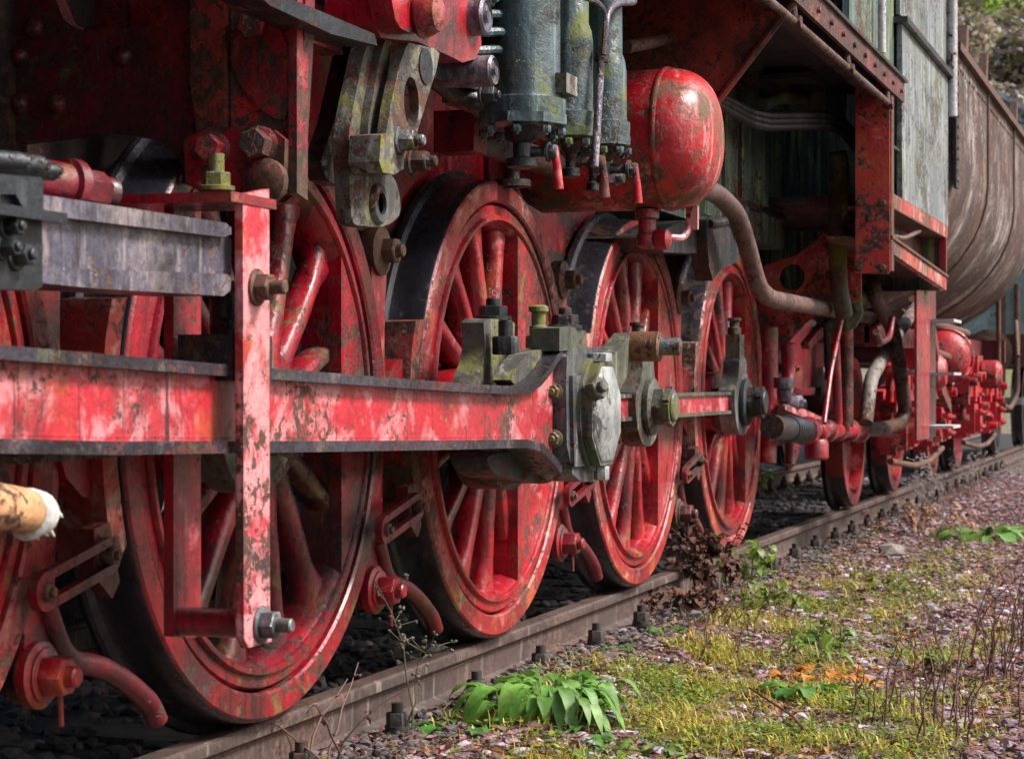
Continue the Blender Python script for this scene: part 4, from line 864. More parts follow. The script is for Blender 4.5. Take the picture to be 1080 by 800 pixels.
for y in (-.9, .9):
    b = MB(); b.lathe([(.12, 0), (.10, .1), (.08, .3), (.22, .42), (.23, .45), (.0001, .5)], (vx0, y, 1.06), (-1, 0, 0), 24); b.done('buffer', M['rust'], van, .004)
for x in (22.4, 26.0, 28.5):
    w = MB(); w.lathe([(.0001, .08), (.12, .03), (.38, .06), (.40, 0), (.47, 0), (.475, .1), (.5, .12), (.49, .135), (.0001, .135)], (x, -.82, .47), (0, 1, 0), 40); w.lathe([(.0001, .08), (.12, .03), (.38, .06), (.40, 0), (.47, 0), (.475, .1), (.5, .12), (.49, .135), (.0001, .135)], (x, .82, .47), (0, -1, 0), 40); w.cyl((x, -.8, .47), (x, .8, .47), .08); w.done('wheelset', M['tread'], van)
for y in (-1.0, -1.14):
    b = MB(); b.tube([(vx0-.05, y, 1.75), (vx0-.06, y, 1.05), (vx0-.06, y, .65), (vx0-.2, y+.06, .50), (vx0-.5, y+.1, .55)], .03, 10, .15); b.done('van_brake_pipe', M['rust'], van)
b = MB(); b.box((vx0-.05, -1.2, .55), (vx0, -.6, .62)); b.box((vx0-.03, -1.32, 1.4), (vx0-.005, -1.24, 3.3)); b.box((vx0-.03, -.5, 1.4), (vx0-.005, -.42, 3.3)); b.done('van_end_post', M['vanp'], van, .005)

# ================================================================== TRACK
RZ = -.016
def rail_mb(yc, sgn):
    pr = [(-.0335, RZ-.006), (-.028, RZ), (.028, RZ), (.0335, RZ-.006), (.0335, RZ-.032), (.010, RZ-.045), (.008, RZ-.115), (.03, RZ-.128), (.0625, RZ-.136), (.0625, RZ-.148), (-.0625, RZ-.148), (-.0625, RZ-.136), (-.03, RZ-.128), (-.008, RZ-.115), (-.010, RZ-.045), (-.0335, RZ-.032)]
    b = MB(); 
    b.prism([(yc+p[0], p[1]) for p in pr], -3, 60, 'x')
    for f in b.bm.faces:
        f.normal_update(); c = f.calc_center_median()
        f.material_index = 1 if abs(c.z-RZ) < .004 else 0
    return b
nr = rail_mb(-.7515, -1).done('rail', [M['rail'], M['railtop']], None, .002)
tag(nr, 'brown rusty rail under the near red wheels beside the weeds', 'rail')
fr_ = rail_mb(.7515, 1).done('rail', [M['rail'], M['railtop']], None, .002)
tag(fr_, 'shadowed far rail beyond the axles on the dark side of the track', 'rail')
GZ = -.205
def sleeper_proto(x):
    b = MB(); b.box((x-.13, -1.0, GZ-.12), (x+.13, 1.0, GZ+.03)); s = b.done('sleeper', M['wood'], None, .012, rough=.004)
    for sg in (-1, 1):
        p = MB(); p.box((x-.08, sg*.7515-.17, GZ+.029), (x+.08, sg*.7515+.17, RZ-.147)); pl = p.done('base_plate', M['clamp'], s, .004)
        for q in (-1, 1):
            yy = sg*.7515+q*.115
            k = MB(); k.box((x-.038, yy-.04, RZ-.148), (x+.038, yy+.04, RZ-.120)); k.lathe([(.033, 0), (.033, .014)], (x, yy, RZ-.118), (0, 0, 1), 16); k.hexa((x, yy, RZ-.106), (0, 0, 1), .030, .036); k.cyl((x, yy, RZ-.072), (x, yy, RZ-.045), .016, 12); k.done('screw_clamp', M['clamp'], pl, .003)
    tag(s, 'old dark wooden sleeper half buried in ballast carrying clamped rails', 'sleeper', 'sleepers under the track')
    return s
sl = sleeper_proto(4.42)
for k in range(1, 30):
    d = dup(sl, None, None); d.location = sl.location+Vector((.62*k, 0, 0)); d.rotation_euler.z = R(random.uniform(-1, 1))
for k in (-1, -2, -3):
    d = dup(sl, None, None); d.location = sl.location+Vector((.62*k, 0, 0))

# ================================================================== GROUND
def gh(x, y):
    z = GZ+.022
    if y < -1.0: z += -.02*min(1, (-1.0-y)/.6)
    if y < -2.2: z += .02*(-2.2-y)
    if -1.35 < y < -.8: z += .036*min(1, (y+1.35)/.2)
    if y > 1.2: z += .04*min(1, y-1.2)
    if abs(y) < 40 and -6 < x < 60:
        z += .022*mnoise.noise(Vector((x*1.3, y*1.6, 0)))+.010*mnoise.noise(Vector((x*4.5, y*4.5, 3)))
    if x > 10 and y < -1.2: z += .02*min(1, (x-10)/8)*min(1, (-1.2-y)/.6)
    return z
xs = [-400, -150, -60, -20, -6, -2, 0]+[1.0+.09*i for i in range(240)]+[23, 25, 28, 32, 38, 46, 58, 80, 130, 400]
ys = [-400, -120, -40, -15, -7, -5, -4]+[-3.6+.08*i for i in range(66)]+[1.8, 2.2, 2.8, 4, 7, 12, 25, 60, 150, 400]
b = MB(); vs = [(x, y, gh(x, y)) for x in xs for y in ys]; ny = len(ys)
b._faces(vs, [(i*ny+j, (i+1)*ny+j, (i+1)*ny+j+1, i*ny+j+1) for i in range(len(xs)-1) for j in range(ny-1)])
def ground_mat():
    k = NT('earth_and_grit')
    a = k.noise(3., 6, .65); c = k.noise(40., 8, .75, off=4); e = k.noise(1.1, 4, .6, off=9)
    col = k.mix(k.step(c, .35, .65), (.055, .038, .032), (.16, .115, .10))
    col = k.mix(k.step(a, .45, .6, 0, .7), col, (.05, .045, .02))
    # moss bed: a patch with its own ragged outline
    sp = k.n('ShaderNodeVectorMath', operation='SUBTRACT'); k.set(sp.inputs[0], k.pos); sp.inputs[1].default_value = (6.0, -1.62, -.18)
    sm = k.n('ShaderNodeVectorMath', operation='MULTIPLY'); k.set(sm.inputs[0], sp.outputs[0]); sm.inputs[1].default_value = (.75, 1.9, 0)
    ln = k.n('ShaderNodeVectorMath', operation='LENGTH'); k.set(ln.inputs[0], sm.outputs[0])
    mv = k.math('ADD', ln.outputs['Value'], k.math('MULTIPLY', k.math('SUBTRACT', k.noise(5., 7, .7, off=15), .5), 2.2))
    col = k.mix(k.step(mv, .75, 1.05, .85, 0), col, k.mix(k.step(k.noise(22., 5, .7), .4, .6), (.13, .13, .015), (.30, .25, .03)))
    col = k.mix(k.step(k.noise(160., 4, .8, off=7), .58, .68), col, (.26, .21, .20))
    # near-black strip between the rails, fading out along an uneven edge
    sx = k.n('ShaderNodeSeparateXYZ'); k.t.links.new(k.pos, sx.inputs[0])
    yv = k.math('ADD', sx.outputs[1], k.math('MULTIPLY', k.math('SUBTRACT', e, .5), .5))
    col = k.mix(k.step(k.math('ABSOLUTE', yv), .68, .95, 1, 0), col, (.022, .019, .019))
    k.set(k.b.inputs['Base Color'], col); k.b.inputs['Roughness'].default_value = .95
    h = k.math('ADD', k.math('MULTIPLY', c, .8), a)
    k.set(k.b.inputs['Normal'], k.bump(h, .9, .02)); return k.m
M['ground'] = ground_mat()
tag(b.done('ground', M['ground'], None, 0, ang=180), kind='structure')

def cmat(name, rough=.85, trans=0., bumpy=.3):
    """colour carried per piece (each stone, leaf or blade has its own)"""
    k = NT(name)
    at_ = k.n('ShaderNodeAttribute', attribute_name='tint')
    v = k.noise(55., 4, .7); col = k.mix(k.step(v, .3, .7, 0, .5), at_.outputs['Color'], (.03, .024, .02))
    k.set(k.b.inputs['Base Color'], col); k.b.inputs['Roughness'].default_value = rough
    if bumpy: k.set(k.b.inputs['Normal'], k.bump(k.noise(120., 4, .7), bumpy, .004))
    if trans:
        tr = k.n('ShaderNodeBsdfTranslucent'); k.set(tr.inputs['Color'], at_.outputs['Color'])
        ms = k.n('ShaderNodeMixShader'); ms.inputs[0].default_value = trans
        k.t.links.new(k.b.outputs[0], ms.inputs[1]); k.t.links.new(tr.outputs[0], ms.inputs[2]); k.t.links.new(ms.outputs[0], k.out.inputs[0])
    return k.m
M['stone'] = cmat('mixed_stones', .8, 0, .5)
M['leaf'] = cmat('leaf_tissue', .5, .3, .15)
M['dry'] = cmat('dry_plant_matter', .9, .1, 0)
class Cloud:
    """many small pieces with their own colour in one mesh"""
    def __init__(s): s.v = []; s.f = []; s.c = []
    def add(s, vs, fs, col):
        n = len(s.v); s.v += [tuple(v) for v in vs]; s.f += [tuple(i+n for i in f) for f in fs]; s.c += [(*col, 1)]*len(fs)
    def done(s, name, mat, parent=None, smooth=False):
        me = bpy.data.meshes.new(name)
        c = Vector((0, 0, 0))
        for v in s.v: c += Vector(v)
        c /= max(1, len(s.v)); c.z = min(v[2] for v in s.v)
        me.from_pydata([tuple(Vector(v)-c) for v in s.v], [], s.f)
        a = me.attributes.new('tint', 'FLOAT_COLOR', 'FACE')
        a.data.foreach_set('color', [x for q in s.c for x in q])
        if smooth: me.polygons.foreach_set('use_smooth', [True]*len(me.polygons))
        me.materials.append(mat)
        o = bpy.data.objects.new(name, me); COL.objects.link(o); WLOC[o] = c
        if parent is not None: o.parent = parent; o.location = c-WLOC[parent]
        else: o.location = c
        return o
def vary(c, a=.25):
    f = 1+random.uniform(-a, a); return tuple(max(0, v*f*(1+random.uniform(-.08, .08))) for v in c)
_t = (1+5**.5)/2
ICO_V = [Vector(v).normalized() for v in ((-1,_t,0),(1,_t,0),(-1,-_t,0),(1,-_t,0),(0,-1,_t),(0,1,_t),(0,-1,-_t),(0,1,-_t),(_t,0,-1),(_t,0,1),(-_t,0,-1),(-_t,0,1))]
ICO_F = [(0,11,5),(0,5,1),(0,1,7),(0,7,10),(0,10,11),(1,5,9),(5,11,4),(11,10,2),(10,7,6),(7,1,8),(3,9,4),(3,4,2),(3,2,6),(3,6,8),(3,8,9),(4,9,5),(2,4,11),(6,2,10),(8,6,7),(9,8,1)]
def stone(cl, x, y, z, s, col, flat=.6):
    Mx = Matrix.Rotation(random.uniform(0, 6.28), 3, 'Z') @ Matrix.Rotation(random.gauss(0, .25), 3, 'X') @ Matrix.Diagonal((random.uniform(.8, 1.5), random.uniform(.6, 1.), random.uniform(flat*.6, flat*1.3)))
    vs = [Mx @ (v*s*random.uniform(.72, 1.15))+Vector((x, y, z)) for v in ICO_V]
    cl.add(vs, ICO_F, col)
STC = [(.34,.25,.29), (.26,.15,.18), (.42,.32,.37), (.20,.10,.12), (.50,.40,.45), (.28,.24,.33), (.26,.12,.14), (.14,.07,.09)]
def grass_w(x, y):
    w = 0
    for cx_, cy_, rx, ry, a in ((5.8, -1.62, 1.0, .36, 1.), (6.05, -1.36, .9, .3, .85), (5.4, -1.75, .6, .35, .9), (5.35, -1.25, .45, .25, .6), (5.9, -1.98, .7, .25, .8), (7.0, -1.28, 1.1, .2, .55), (6.9, -1.62, .8, .2, .55), (8.4, -1.3, 1.4, .22, .4), (9.8, -1.62, 2., .2, .25), (7.4, -1.95, .8, .2, .4)):
        w = max(w, a*math.exp(-((x-cx_)/rx)**2-((y-cy_)/ry)**2))
    return w*(.1+2.0*max(0, .30+mnoise.noise(Vector((x*2.6, y*3.4, 7)))))
cl = Cloud()
def inview(x, y, z=-.18, m=40):
    Y = y-CY; dep = x*cc+Y*cs
    if dep < .5: return False
    u = 540+F*(x*cs-Y*cc)/dep; v = V0-F*(z-CZ)/dep
    return -m < u < 1080+m and v < 800+m
n = 0
def grassy(x, y): return mnoise.noise(Vector((x*.9+3, y*1.5, 1)))
while n < 19000:
    x = 4.2+17*random.random()**1.7; y = random.uniform(-2.75, -.83)
    if not inview(x, y): 
        if random.random() > .12: continue
    if random.random() < .75*min(1, grass_w(x, y)*1.3): n += 1; continue
    s = random.choice((.006, .008, .010, .012, .014, .018, .026))*random.uniform(.7, 1.3)
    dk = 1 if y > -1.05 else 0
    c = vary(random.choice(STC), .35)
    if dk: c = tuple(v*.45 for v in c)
    stone(cl, x, y, gh(x, y)+s*.2, s, c, .5); n += 1
for q in range(3800):
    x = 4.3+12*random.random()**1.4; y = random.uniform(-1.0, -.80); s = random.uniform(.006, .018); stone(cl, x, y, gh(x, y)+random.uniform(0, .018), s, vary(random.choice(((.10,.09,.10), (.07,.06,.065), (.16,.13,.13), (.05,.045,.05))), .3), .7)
for q in range(4200):
    x = random.uniform(1.5, 24); y = -2.6-3.6*random.random()**1.5; s = random.choice((.012, .018, .025, .034))*random.uniform(.7, 1.3); stone(cl, x, y, gh(x, y)+s*.2, s, vary(random.choice(STC), .35), .5)
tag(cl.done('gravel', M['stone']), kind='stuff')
cl = Cloud(); n = 0
while n < 9000:
    x = 3.0+19*random.random()**1.4; y = random.uniform(-.72, 2.2)
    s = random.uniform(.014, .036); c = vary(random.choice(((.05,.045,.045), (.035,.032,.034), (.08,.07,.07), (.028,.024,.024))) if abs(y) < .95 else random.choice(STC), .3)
    if abs(y) < .95 and random.random() < .03: c = (.28, .26, .26)
    stone(cl, x, y, gh(x, y)+s*.3, s, c, .75); n += 1
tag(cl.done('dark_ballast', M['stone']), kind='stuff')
# leaf litter, twigs and chips
cl = Cloud(); n = 0
LIT = [(.20,.085,.045), (.13,.055,.035), (.26,.13,.07), (.10,.05,.04), (.30,.17,.10), (.22,.09,.07), (.34,.19,.19), (.18,.06,.075), (.40,.13,.03), (.24,.09,.11), (.28,.13,.14)]
while n < 19000:
    x = 4.2+16*random.random()**1.6; y = random.uniform(-2.75, -.80)
    if not inview(x, y): continue
    z = gh(x, y)+random.uniform(.004, .018); s = random.uniform(.008, .024); a = random.uniform(0, 6.28)
    d = Vector((math.cos(a), math.sin(a), random.gauss(0, .25))).normalized(); e = Vector((-math.sin(a), math.cos(a), random.gauss(0, .3))).normalized()
    p = Vector((x, y, z)); w = random.uniform(.3, .55); cu = random.uniform(-.3, .5)*s; up = Vector((0, 0, 1))
    if random.random() < .25:
        L = random.uniform(.03, .09); cl.add([p-d*L+up*.002, p+e*.002, p+d*L, p-e*.002+up*.004], [(0, 1, 2, 3)], vary(random.choice(LIT[:4]), .3))
    else:
        cl.add([p-d*s, p-d*s*.2+e*s*w+up*cu, p+d*s*.5+e*s*w*.7+up*cu*.7, p+d*s*1.1+up*.006, p+d*s*.5-e*s*w*.7+up*cu, p-d*s*.2-e*s*w+up*cu*.6, p+d*s*.2], [(0, 6, 1), (1, 6, 2), (2, 6, 3), (3, 6, 4), (4, 6, 5), (5, 6, 0)], vary(random.choice(LIT), .3))
    n += 1
tag(cl.done('leaf_litter', M['dry']), kind='stuff')
# grass and moss patch
GCY = [(.50,.42,.04), (.60,.48,.06), (.62,.40,.08), (.42,.38,.04)]; GCG = [(.26,.34,.03), (.18,.28,.03), (.34,.38,.04), (.14,.26,.04)]
def blade(cl, x, y, z, h, w, lean, col, a=None):
    a = random.uniform(0, 6.28) if a is None else a
    d = Vector((math.cos(a), math.sin(a), 0)); e = Vector((-math.sin(a), math.cos(a), 0))*w; p = Vector((x, y, z)); up = Vector((0, 0, 1))
    m1 = p+up*h*.55+d*lean*.35; t = p+up*h*(1-.35*min(1, lean/h))+d*lean
    cl.add([p-e, p+e, m1+e*.8, m1-e*.8, t], [(0, 1, 2, 3), (3, 2, 4)], col)
cl = Cloud(); n = 0
tries = 0
while n < 30000 and tries < 900000:
    tries += 1
    x = random.uniform(4.3, 14); y = random.uniform(-2.6, -.88)
    if random.random() > grass_w(x, y): continue
    pn = mnoise.noise(Vector((x*2.2, y*2.8, 11)))+random.gauss(0, .15); c = vary(random.choice(GCY if pn > -.02 else GCG), .3); h = random.choice((.012, .02, .02, .03, .045, .065 if pn > 0 else .03))*random.uniform(.7, 1.3)
    blade(cl, x, y, gh(x, y)-.003, h, random.uniform(.0012, .0028), random.uniform(.2, 1.3)*h, c); n += 1
# tiny ground-cover leaves
n = 0; tries = 0
while n < 15000 and tries < 700000:
    tries += 1
    x = random.uniform(4.3, 13); y = random.uniform(-2.6, -.86)
    if random.random() > grass_w(x, y)*.8+.03*(y > -1.5): continue
    s = random.uniform(.004, .011); a = random.uniform(0, 6.28); p = Vector((x, y, gh(x, y)+random.uniform(.005, .03)))
    d = Vector((math.cos(a), math.sin(a), random.gauss(0, .3))); e = Vector((-math.sin(a), math.cos(a), random.gauss(0, .3)))
    cl.add([p-d*s, p+e*s*.7, p+d*s, p-e*s*.7], [(0, 1, 2, 3)], vary(random.choice(((.18,.30,.03), (.26,.36,.04), (.36,.38,.04), (.12,.22,.03))), .3)); n += 1
for q in range(5000):
    x = random.uniform(1.5, 22); y = random.uniform(-6.5, -2.6)
    if mnoise.noise(Vector((x*.8, y*.9, 5))) < .02: continue
    blade(cl, x, y, gh(x, y)-.003, random.uniform(.03, .09), .004, random.uniform(.01, .05), vary(random.choice(GCY+GCG), .3))
tag(cl.done('grass', M['leaf']), kind='stuff')

# ------------------------------------------------------------------ single plants
def leafblade(cl, p, d, L, W, droop, col, cup=.25, twist=0):
    """one broad leaf from p along d (horizontal direction), rising then drooping"""
    d = d.normalized(); side = Vector((-d.y, d.x, 0)).normalized(); up = Vector((0, 0, 1)); n = 6
    vs = []; fs = []
    for i in range(n+1):
        t = i/n; w = W*math.sin(math.pi*min(1, t*.93+.06))**.75*(1 if t < .97 else .3)
        c = p+d*L*t*(1-.15*t)+up*L*(droop[0]*t-droop[1]*t*t)
        wv = side*w+up*random.uniform(-.006, .006)
        vs += [c-wv+up*w*cup, c, c+wv+up*w*cup]
    for i in range(n):
        a = 3*i; fs += [(a, a+1, a+4, a+3), (a+1, a+2, a+5, a+4)]
    cl.add(vs, fs, col)
def rosette(name, label, xy, n, L, W, col, rise=(.4, .9), cat='plant', sdroop=(.5, 1.0), stems=True, spread=.05, group=None):
    x, y = xy; z = gh(x, y); root = tag(empty(name, (x, y, z)), label, cat, group)
    cl = Cloud()
    for i in range(n):
        a = 2*math.pi*(i*.618)+random.uniform(-.3, .3); f = random.uniform(.6, 1.1)
        d = Vector((math.cos(a), math.sin(a), 0)); h = random.uniform(*rise)*L*.5
        p0 = Vector((x, y, z))+d*random.uniform(0, spread); p = p0+Vector((0, 0, h))+d*.03
        leafblade(cl, p, d, L*f, W*f, (random.uniform(.2, .7), random.uniform(*sdroop)), vary(col, .3))
        e = Vector((-d.y, d.x, 0))*.003; cl.add([p0-e, p0+e, p+e, p-e], [(0, 1, 2, 3)], vary((.2, .3, .06), .2))
    cl.done('foliage', M['leaf'], root, True)
    return root
rosette('broad_leaf_plant', 'large low clump of broad bright green leaves beside the near rail', (5.50, -1.14), 84, .14, .025, (.17, .36, .06), (.5, 1.5), sdroop=(.8, 1.5), spread=.18)
rosette('broad_leaf_plant', 'smaller broad leaves at the left foot of the large green clump', (5.18, -.985), 9, .09, .024, (.06, .20, .03), (.1, .5), spread=.05)
rosette('broad_leaf_plant', 'sprig of round green leaves at the bottom edge under the large clump', (5.2, -1.28), 16, .07, .024, (.08, .22, .035), (.2, .9), spread=.10)
rosette('broad_leaf_plant', 'light green leafy clump at the bottom beside yellow grass', (5.25, -1.5), 16, .07, .022, (.14, .24, .035), (.2, .8), spread=.10)
rosette('broad_leaf_plant', 'flat drooping green dock leaf clump in the middle of the gravel', (6.34, -1.68), 14, .12, .032, (.09, .26, .04), (.3, .6), sdroop=(.6, 1.), spread=.05)
rosette('broad_leaf_plant', 'low green clump far off near the gravel at right', (12.9, -1.60), 22, .22, .05, (.13, .28, .04), (.3, .8), sdroop=(.5, 1.), spread=.2)
rosette('broad_leaf_plant', 'little round leaved seedling by the rail clamps', (7.4, -1.0), 9, .06, .022, (.09, .22, .04), (.2, .7), spread=.05)
rosette('broad_leaf_plant', 'tiny green seedling next to the clamps under the third wheel', (6.75, -.98), 8, .05, .016, (.08, .2, .03), (.2, .8), spread=.04)
rosette('leafy_bush', 'bright green weeds seen under the engine beyond the far rail', (17.3, 1.05), 70, .20, .05, (.13, .26, .03), (.5, 2.6), spread=.45)
rosette('broad_leaf_plant', 'pale green tuft with narrow leaves standing among orange dead leaves', (7.1, -1.62), 12, .09, .014, (.14, .26, .03), (.8, 2.), spread=.05)
rosette('orange_leaf_clump', 'heap of orange and yellow autumn leaves in the gravel', (6.75, -1.70), 44, .07, .02, (.62, .22, .025), (.1, .7), spread=.16)
def weed(name, label, xy, h, nst, lc, lw=.016, LL=.05, nl=10, stemc=(.14, .15, .04), spread=.05, cat='weed', mat='leaf', lean=.25, group=None, seeds=0, seedc=(.4, .36, .32)):
    """upright stems with leaves along them (or seed heads)"""
    x, y = xy; z = gh(x, y)-.005; root = tag(empty(name, (x, y, z)), label, cat, group)
    lv = Cloud(); hasl = False
    kk = NT('stem_colour'); kk.b.inputs['Base Color'].default_value = (*stemc, 1); kk.b.inputs['Roughness'].default_value = .7
    for k in range(nst):
        st = MB(); a = random.uniform(0, 6.28); q = random.uniform(0, spread); p = Vector((x+q*math.cos(a), y+q*math.sin(a), z)); hh = h*random.uniform(.55, 1.05)
        dx, dy = random.gauss(0, lean)*hh, random.gauss(0, lean)*hh; pts = [p]
        for i in range(1, 6):
            t = i/5; pts.append(p+Vector((dx*t*t+random.gauss(0, .006), dy*t*t+random.gauss(0, .006), hh*t)))
        st.tube(pts, .003, 5, radii=[.0034, .0014])
        for i in range(nl):
            t = random.uniform(.2, 1)**.8; j = min(4, int(t*5)); c = pts[j].lerp(pts[j+1], t*5-j); a = random.uniform(0, 6.28); hasl = True
            leafblade(lv, c, Vector((math.cos(a), math.sin(a), 0)), LL*random.uniform(.6, 1.1), lw*random.uniform(.7, 1.1), (random.uniform(.1, .8), random.uniform(.3, 1.2)), vary(lc, .3))
        for i in range(seeds):
            t = random.uniform(.55, 1); j = min(4, int(t*5)); c = pts[j].lerp(pts[j+1], t*5-j)
            e = c+Vector((random.gauss(0, .03), random.gauss(0, .03), random.uniform(.0, .04))); st.tube([c, e], .001, 4); hasl = True
            for q in range(3): stone(lv, e.x+random.gauss(0, .004), e.y+random.gauss(0, .004), e.z+random.gauss(0, .004), .005, vary(seedc, .2), 1)
        st.done('stem', kk.m, root)
    if hasl: lv.done('blossom' if seeds else 'foliage', M[mat], root, not seeds)
    return root
weed('tall_weed', 'thin pale weed with dry seed heads in front of the second full wheel', (5.02, -.90), .42, 2, (.2, .2, .1), nl=0, seeds=14, seedc=(.17, .14, .11), stemc=(.10, .10, .05), spread=.02, lean=.12)
weed('leafy_weed', 'upright yellow green leafy weed beside the dead brown leaves', (8.9, -1.0), .26, 7, (.17, .27, .03), nl=8, LL=.07, lw=.02, spread=.14)
weed('leafy_weed', 'low green sprigs growing between rail and gravel', (8.3, -1.2), .14, 8, (.16, .24, .03), nl=7, LL=.05, spread=.2)
weed('leafy_weed', 'pale green sprig just above the orange leaves', (7.5, -1.55), .14, 6, (.17, .27, .03), nl=7, LL=.06, spread=.10)
weed('leafy_weed', 'yellow sprigs by the far gravel edge', (9.6, -1.55), .12, 8, (.22, .26, .04), nl=6, LL=.05, spread=.25)
weed('leafy_weed', 'tuft of green weed low in the gravel near dry stalks', (6.95, -2.0), .12, 6, (.20, .24, .04), nl=6, LL=.04, spread=.08)
weed('dead_leaf_bush', 'withered brown leaf heap hanging over the rail before the last big wheel', (8.55, -.88), .38, 14, (.13, .05, .03), nl=13, LL=.06, lw=.02, stemc=(.06, .035, .025), spread=.17, mat='dry', lean=.4, cat='dead plant')
weed('dead_leaf_bush', 'brown curled dead leaves against the rail foot', (8.05, -.92), .12, 12, (.15, .06, .035), nl=8, LL=.05, lw=.02, stemc=(.07, .04, .03), spread=.2, mat='dry', lean=.5, cat='dead plant')
weed('dead_leaf_bush', 'reddish dry scrub lying beside the tender wheels', (12.75, -1.25), .26, 22, (.30, .16, .09), nl=7, LL=.06, lw=.016, stemc=(.22, .12, .09), spread=.38, mat='dry', lean=.5, cat='dead plant')
weed('seeded_weed', 'grey white fluffy dry weed in front of the tender bogie', (13.6, -1.12), .45, 6, (.4, .4, .4), nl=0, seeds=24, stemc=(.25, .2, .19), spread=.25, lean=.2, seedc=(.52, .45, .45), cat='dead plant')
weed('seeded_weed', 'tangle of pale dry weeds along the rail below the far bogie', (16.2, -1.2), .4, 16, (.4, .4, .4), nl=0, seeds=16, stemc=(.28, .21, .2), spread=.8, lean=.3, seedc=(.45, .36, .36), cat='dead plant')
for i, (xy, h, n, lab) in enumerate([((5.9, -2.22), .30, 16, 'thicket of thin dark brown dead stalks at the lower right'), ((6.9, -2.22), .30, 24, 'reddish brown dry stalks crowding the right edge'), ((7.6, -2.26), .34, 18, 'tall dry stalks standing furthest up the right edge'), ((6.2, -2.0), .18, 12, 'short broken stalks left of the tall brown thicket'), ((7.6, -1.12), .12, 16, 'short dark stubble sticking up beside the rail clamps'), ((7.05, -1.35), .14, 18, 'dark dry stems between grass patch and leafy weeds')]):
    weed('dry_stalks', lab, xy, h, n, (.2, .09, .06), nl=2 if i < 3 else 1, LL=.03, lw=.006, stemc=(.10, .045, .035), spread=.34, mat='dry', lean=.25, cat='dead stalks')
b = MB(); b.tube([atz(700, 772, -.19)+(-.175,), atz(790, 742, -.19)+(-.14,), atz(835, 765, -.19)+(-.16,), atz(850, 778, -.19)+(-.17,)], .004, 6, radii=[.003, .005]); tag(b.done('bent_twig', M['rust']), 'thin bent brown twig lying across the yellow grass', 'twig')
# curved dry twigs at the wheel, lower left
weed('dry_bramble', 'arching bare bramble twigs below the left wheel', (4.5, -.86), .26, 7, (.14, .06, .04), nl=2, LL=.03, lw=.008, stemc=(.12, .06, .045), spread=.2, mat='dry', lean=.8, cat='dead plant')
weed('dry_bramble', 'heap of bare brown twigs at the bottom left under the brake gear', (3.75, -.72), .16, 30, (.14, .06, .04), nl=0, stemc=(.13, .055, .045), spread=.30, mat='dry', lean=1.2, cat='dead plant')
# few larger stones
for (x, y, s, c, lab) in ((10.6, -1.02, .05, (.22,.19,.19), 'dull flat rock beside the rail clamps in the distance'), (11.4, -1.25, .10, (.24,.20,.18), 'large brownish boulder half sunk near the tender'), (8.55, -1.55, .035, (.30,.33,.42), 'bluish grey stone lying alone in the gravel'), (6.9, -1.05, .03, (.24,.25,.30), 'bluish stone right beside the clamp at the big green clump'), (7.9, -.98, .05, (.14,.13,.14), 'dark lump of ballast beside the rail'), (5.62, -.98, .035, (.10,.11,.13), 'dark slate stone behind the big green clump')):
    cl = Cloud(); stone(cl, x, y, gh(x, y)+s*.3, s, c, .6); tag(cl.done('stone', M['stone']), lab, 'stone')

# ================================================================== HILL AND TREES BEHIND
def hh(x, y):
    d = max(0, (x-40)*.55+max(0, y-2)*.35)
    return -.3+min(26, .62*d)+1.2*mnoise.noise(Vector((x*.08, y*.08, 0)))*min(1, d/6)
b = MB(); gx = [34+2.2*i for i in range(42)]; gy = [-60+4*i for i in range(50)]; vs = [(x, y, hh(x, y)) for x in gx for y in gy]; ny = len(gy)
b._faces(vs, [(i*ny+j, (i+1)*ny+j, (i+1)*ny+j+1, i*ny+j+1) for i in range(len(gx)-1) for j in range(ny-1)])
k = NT('hillside_scrub'); c = k.mix(k.step(k.noise(.6, 8, .7), .4, .6), (.26, .20, .17), (.24, .24, .08)); c = k.mix(k.step(k.noise(3., 8, .75), .45, .6, 0, .8), c, (.36, .30, .27)); k.set(k.b.inputs['Base Color'], c); k.b.inputs['Roughness'].default_value = 1; k.set(k.b.inputs['Normal'], k.bump(k.noise(2., 8, .8), 1., .3)); hillm = k.m
tag(b.done('hill', hillm, None, 0, ang=180), kind='structure')
def bush(name, label, x, y, r, h, cols, n=1500, cat='tree', leafs=.16, group=None):
    z = hh(x, y); root = tag(empty(name, (x, y, z)), label, cat, group)
    t = MB(); t.tube([(x, y, z-.3), (x+.1, y, z+h*.4), (x, y+.1, z+h*.8)], .1, 8, radii=[.06*h*.5, .02])
    for q in range(6):
        a = random.uniform(0, 6.28); s = random.uniform(.3, .7)*h; t.tube([(x, y, z+s), (x+r*.6*math.cos(a), y+r*.6*math.sin(a), z+s+r*.4)], .03, 6, radii=[.04, .012])
    t.done('trunk', M['wood'], root)
    cl = Cloud(); cen = []
    for q in range(16):
        a = random.uniform(0, 6.28); rr = r*math.sqrt(random.random())*.8; cen.append((x+rr*math.cos(a), y+rr*math.sin(a), z+h*random.uniform(.25, .95), r*random.uniform(.25, .5), random.uniform(.6, 1.3)))
    for i in range(n):
        c = random.choice(cen); v = Vector((random.gauss(0, 1), random.gauss(0, 1), random.gauss(0, 1))).normalized()*c[3]*random.random()**.4
        p = Vector(c[:3])+v; s = leafs*random.uniform(.5, 1.2); d = Vector((random.gauss(0, 1), random.gauss(0, 1), random.gauss(0, .6))).normalized(); e = d.cross(Vector((random.gauss(0, 1), random.gauss(0, 1), random.gauss(0, 1)))).normalized()
        cl.add([p-d*s, p+e*s*.5, p+d*s, p-e*s*.5], [(0, 1, 2, 3)], vary(tuple(q*c[4] for q in random.choice(cols)), .2))
    cl.done('crown', M['leaf'], root); return root
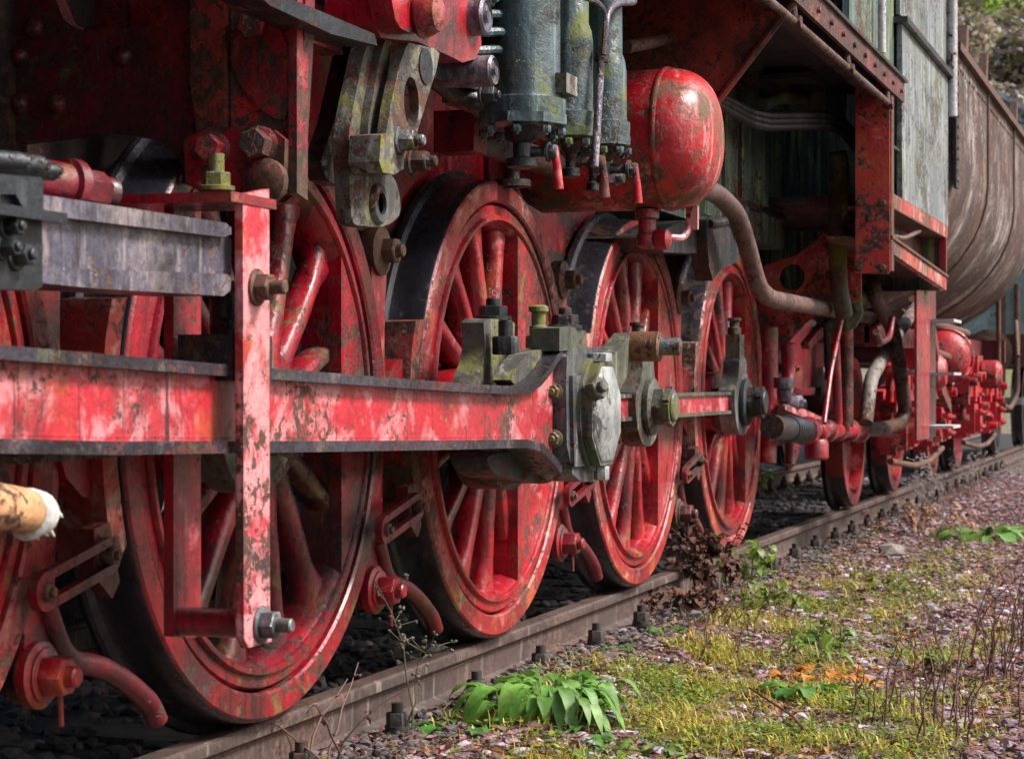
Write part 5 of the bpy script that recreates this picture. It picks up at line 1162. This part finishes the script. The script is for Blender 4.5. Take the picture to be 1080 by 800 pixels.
GRC = [(.22,.36,.05), (.34,.42,.07), (.16,.28,.05)]; SCR = [(.34,.26,.22), (.40,.33,.29), (.30,.28,.10)]
for i in range(13):
    # stand on the slope in the gap above the tender
    X = random.uniform(46, 75); q = (random.uniform(985, 1110)-540)/F; Y = X*(cs-q*cc)/(cc+q*cs)+CY
    up = i % 2 == 1
    if up: X = random.uniform(72, 90); Y = X*(cs-q*cc)/(cc+q*cs)+CY
    bush('hill_tree' if up else 'hill_shrub', 'yellow green tree high on the blurred hillside' if up else 'dry brownish shrub low on the blurred hillside', X, Y, random.uniform(1.3, 2.2) if up else random.uniform(.9, 1.5), random.uniform(2.5, 4.) if up else random.uniform(1.2, 2.), GRC if up else SCR, 1400, 'tree' if up else 'shrub', .16, 'trees on the hillside' if up else 'shrubs on the hillside')
# ================================================================== LIGHT, SKY, CAMERA
SUN_EL, SUN_AZ = 47, -78      # azimuth from +x towards +y
w = bpy.data.worlds.new('World'); SC.world = w; w.use_nodes = True
nt = w.node_tree; bg = nt.nodes['Background']
sky = nt.nodes.new('ShaderNodeTexSky'); sky.sky_type = 'NISHITA'; sky.sun_disc = False; sky.sun_elevation = R(SUN_EL); sky.sun_rotation = R(90-SUN_AZ)
sky.air_density = 1.4; sky.dust_density = 4.0; sky.ozone_density = 1.0
nt.links.new(sky.outputs[0], bg.inputs[0]); bg.inputs[1].default_value = .05
sl_ = bpy.data.lights.new('sun', 'SUN'); sl_.energy = 1.5; sl_.angle = R(14); sl_.color = (1, .97, .93)
so = bpy.data.objects.new('sun', sl_); COL.objects.link(so)
d = Vector((math.cos(R(SUN_EL))*math.cos(R(SUN_AZ)), math.cos(R(SUN_EL))*math.sin(R(SUN_AZ)), math.sin(R(SUN_EL))))
so.rotation_euler = d.to_track_quat('Z', 'Y').to_euler(); so.location = (5, -8, 9)
cam = bpy.data.cameras.new('camera'); co = bpy.data.objects.new('camera', cam); COL.objects.link(co)
co.location = (0, CY, CZ); co.rotation_euler = (R(90), 0, TH-R(90))
cam.sensor_width = 36; cam.lens = F/1080*36; cam.shift_y = (V0-400)/1080; cam.clip_start = .05; cam.clip_end = 1500
cam.dof.use_dof = True; cam.dof.focus_distance = 5.6; cam.dof.aperture_fstop = 9
SC.camera = co
SC.render.engine = 'CYCLES'
SC.view_settings.view_transform = 'Standard'; SC.view_settings.look = 'None'; SC.view_settings.exposure = 2.12; SC.view_settings.gamma = 1
SC.view_settings.use_curve_mapping = False
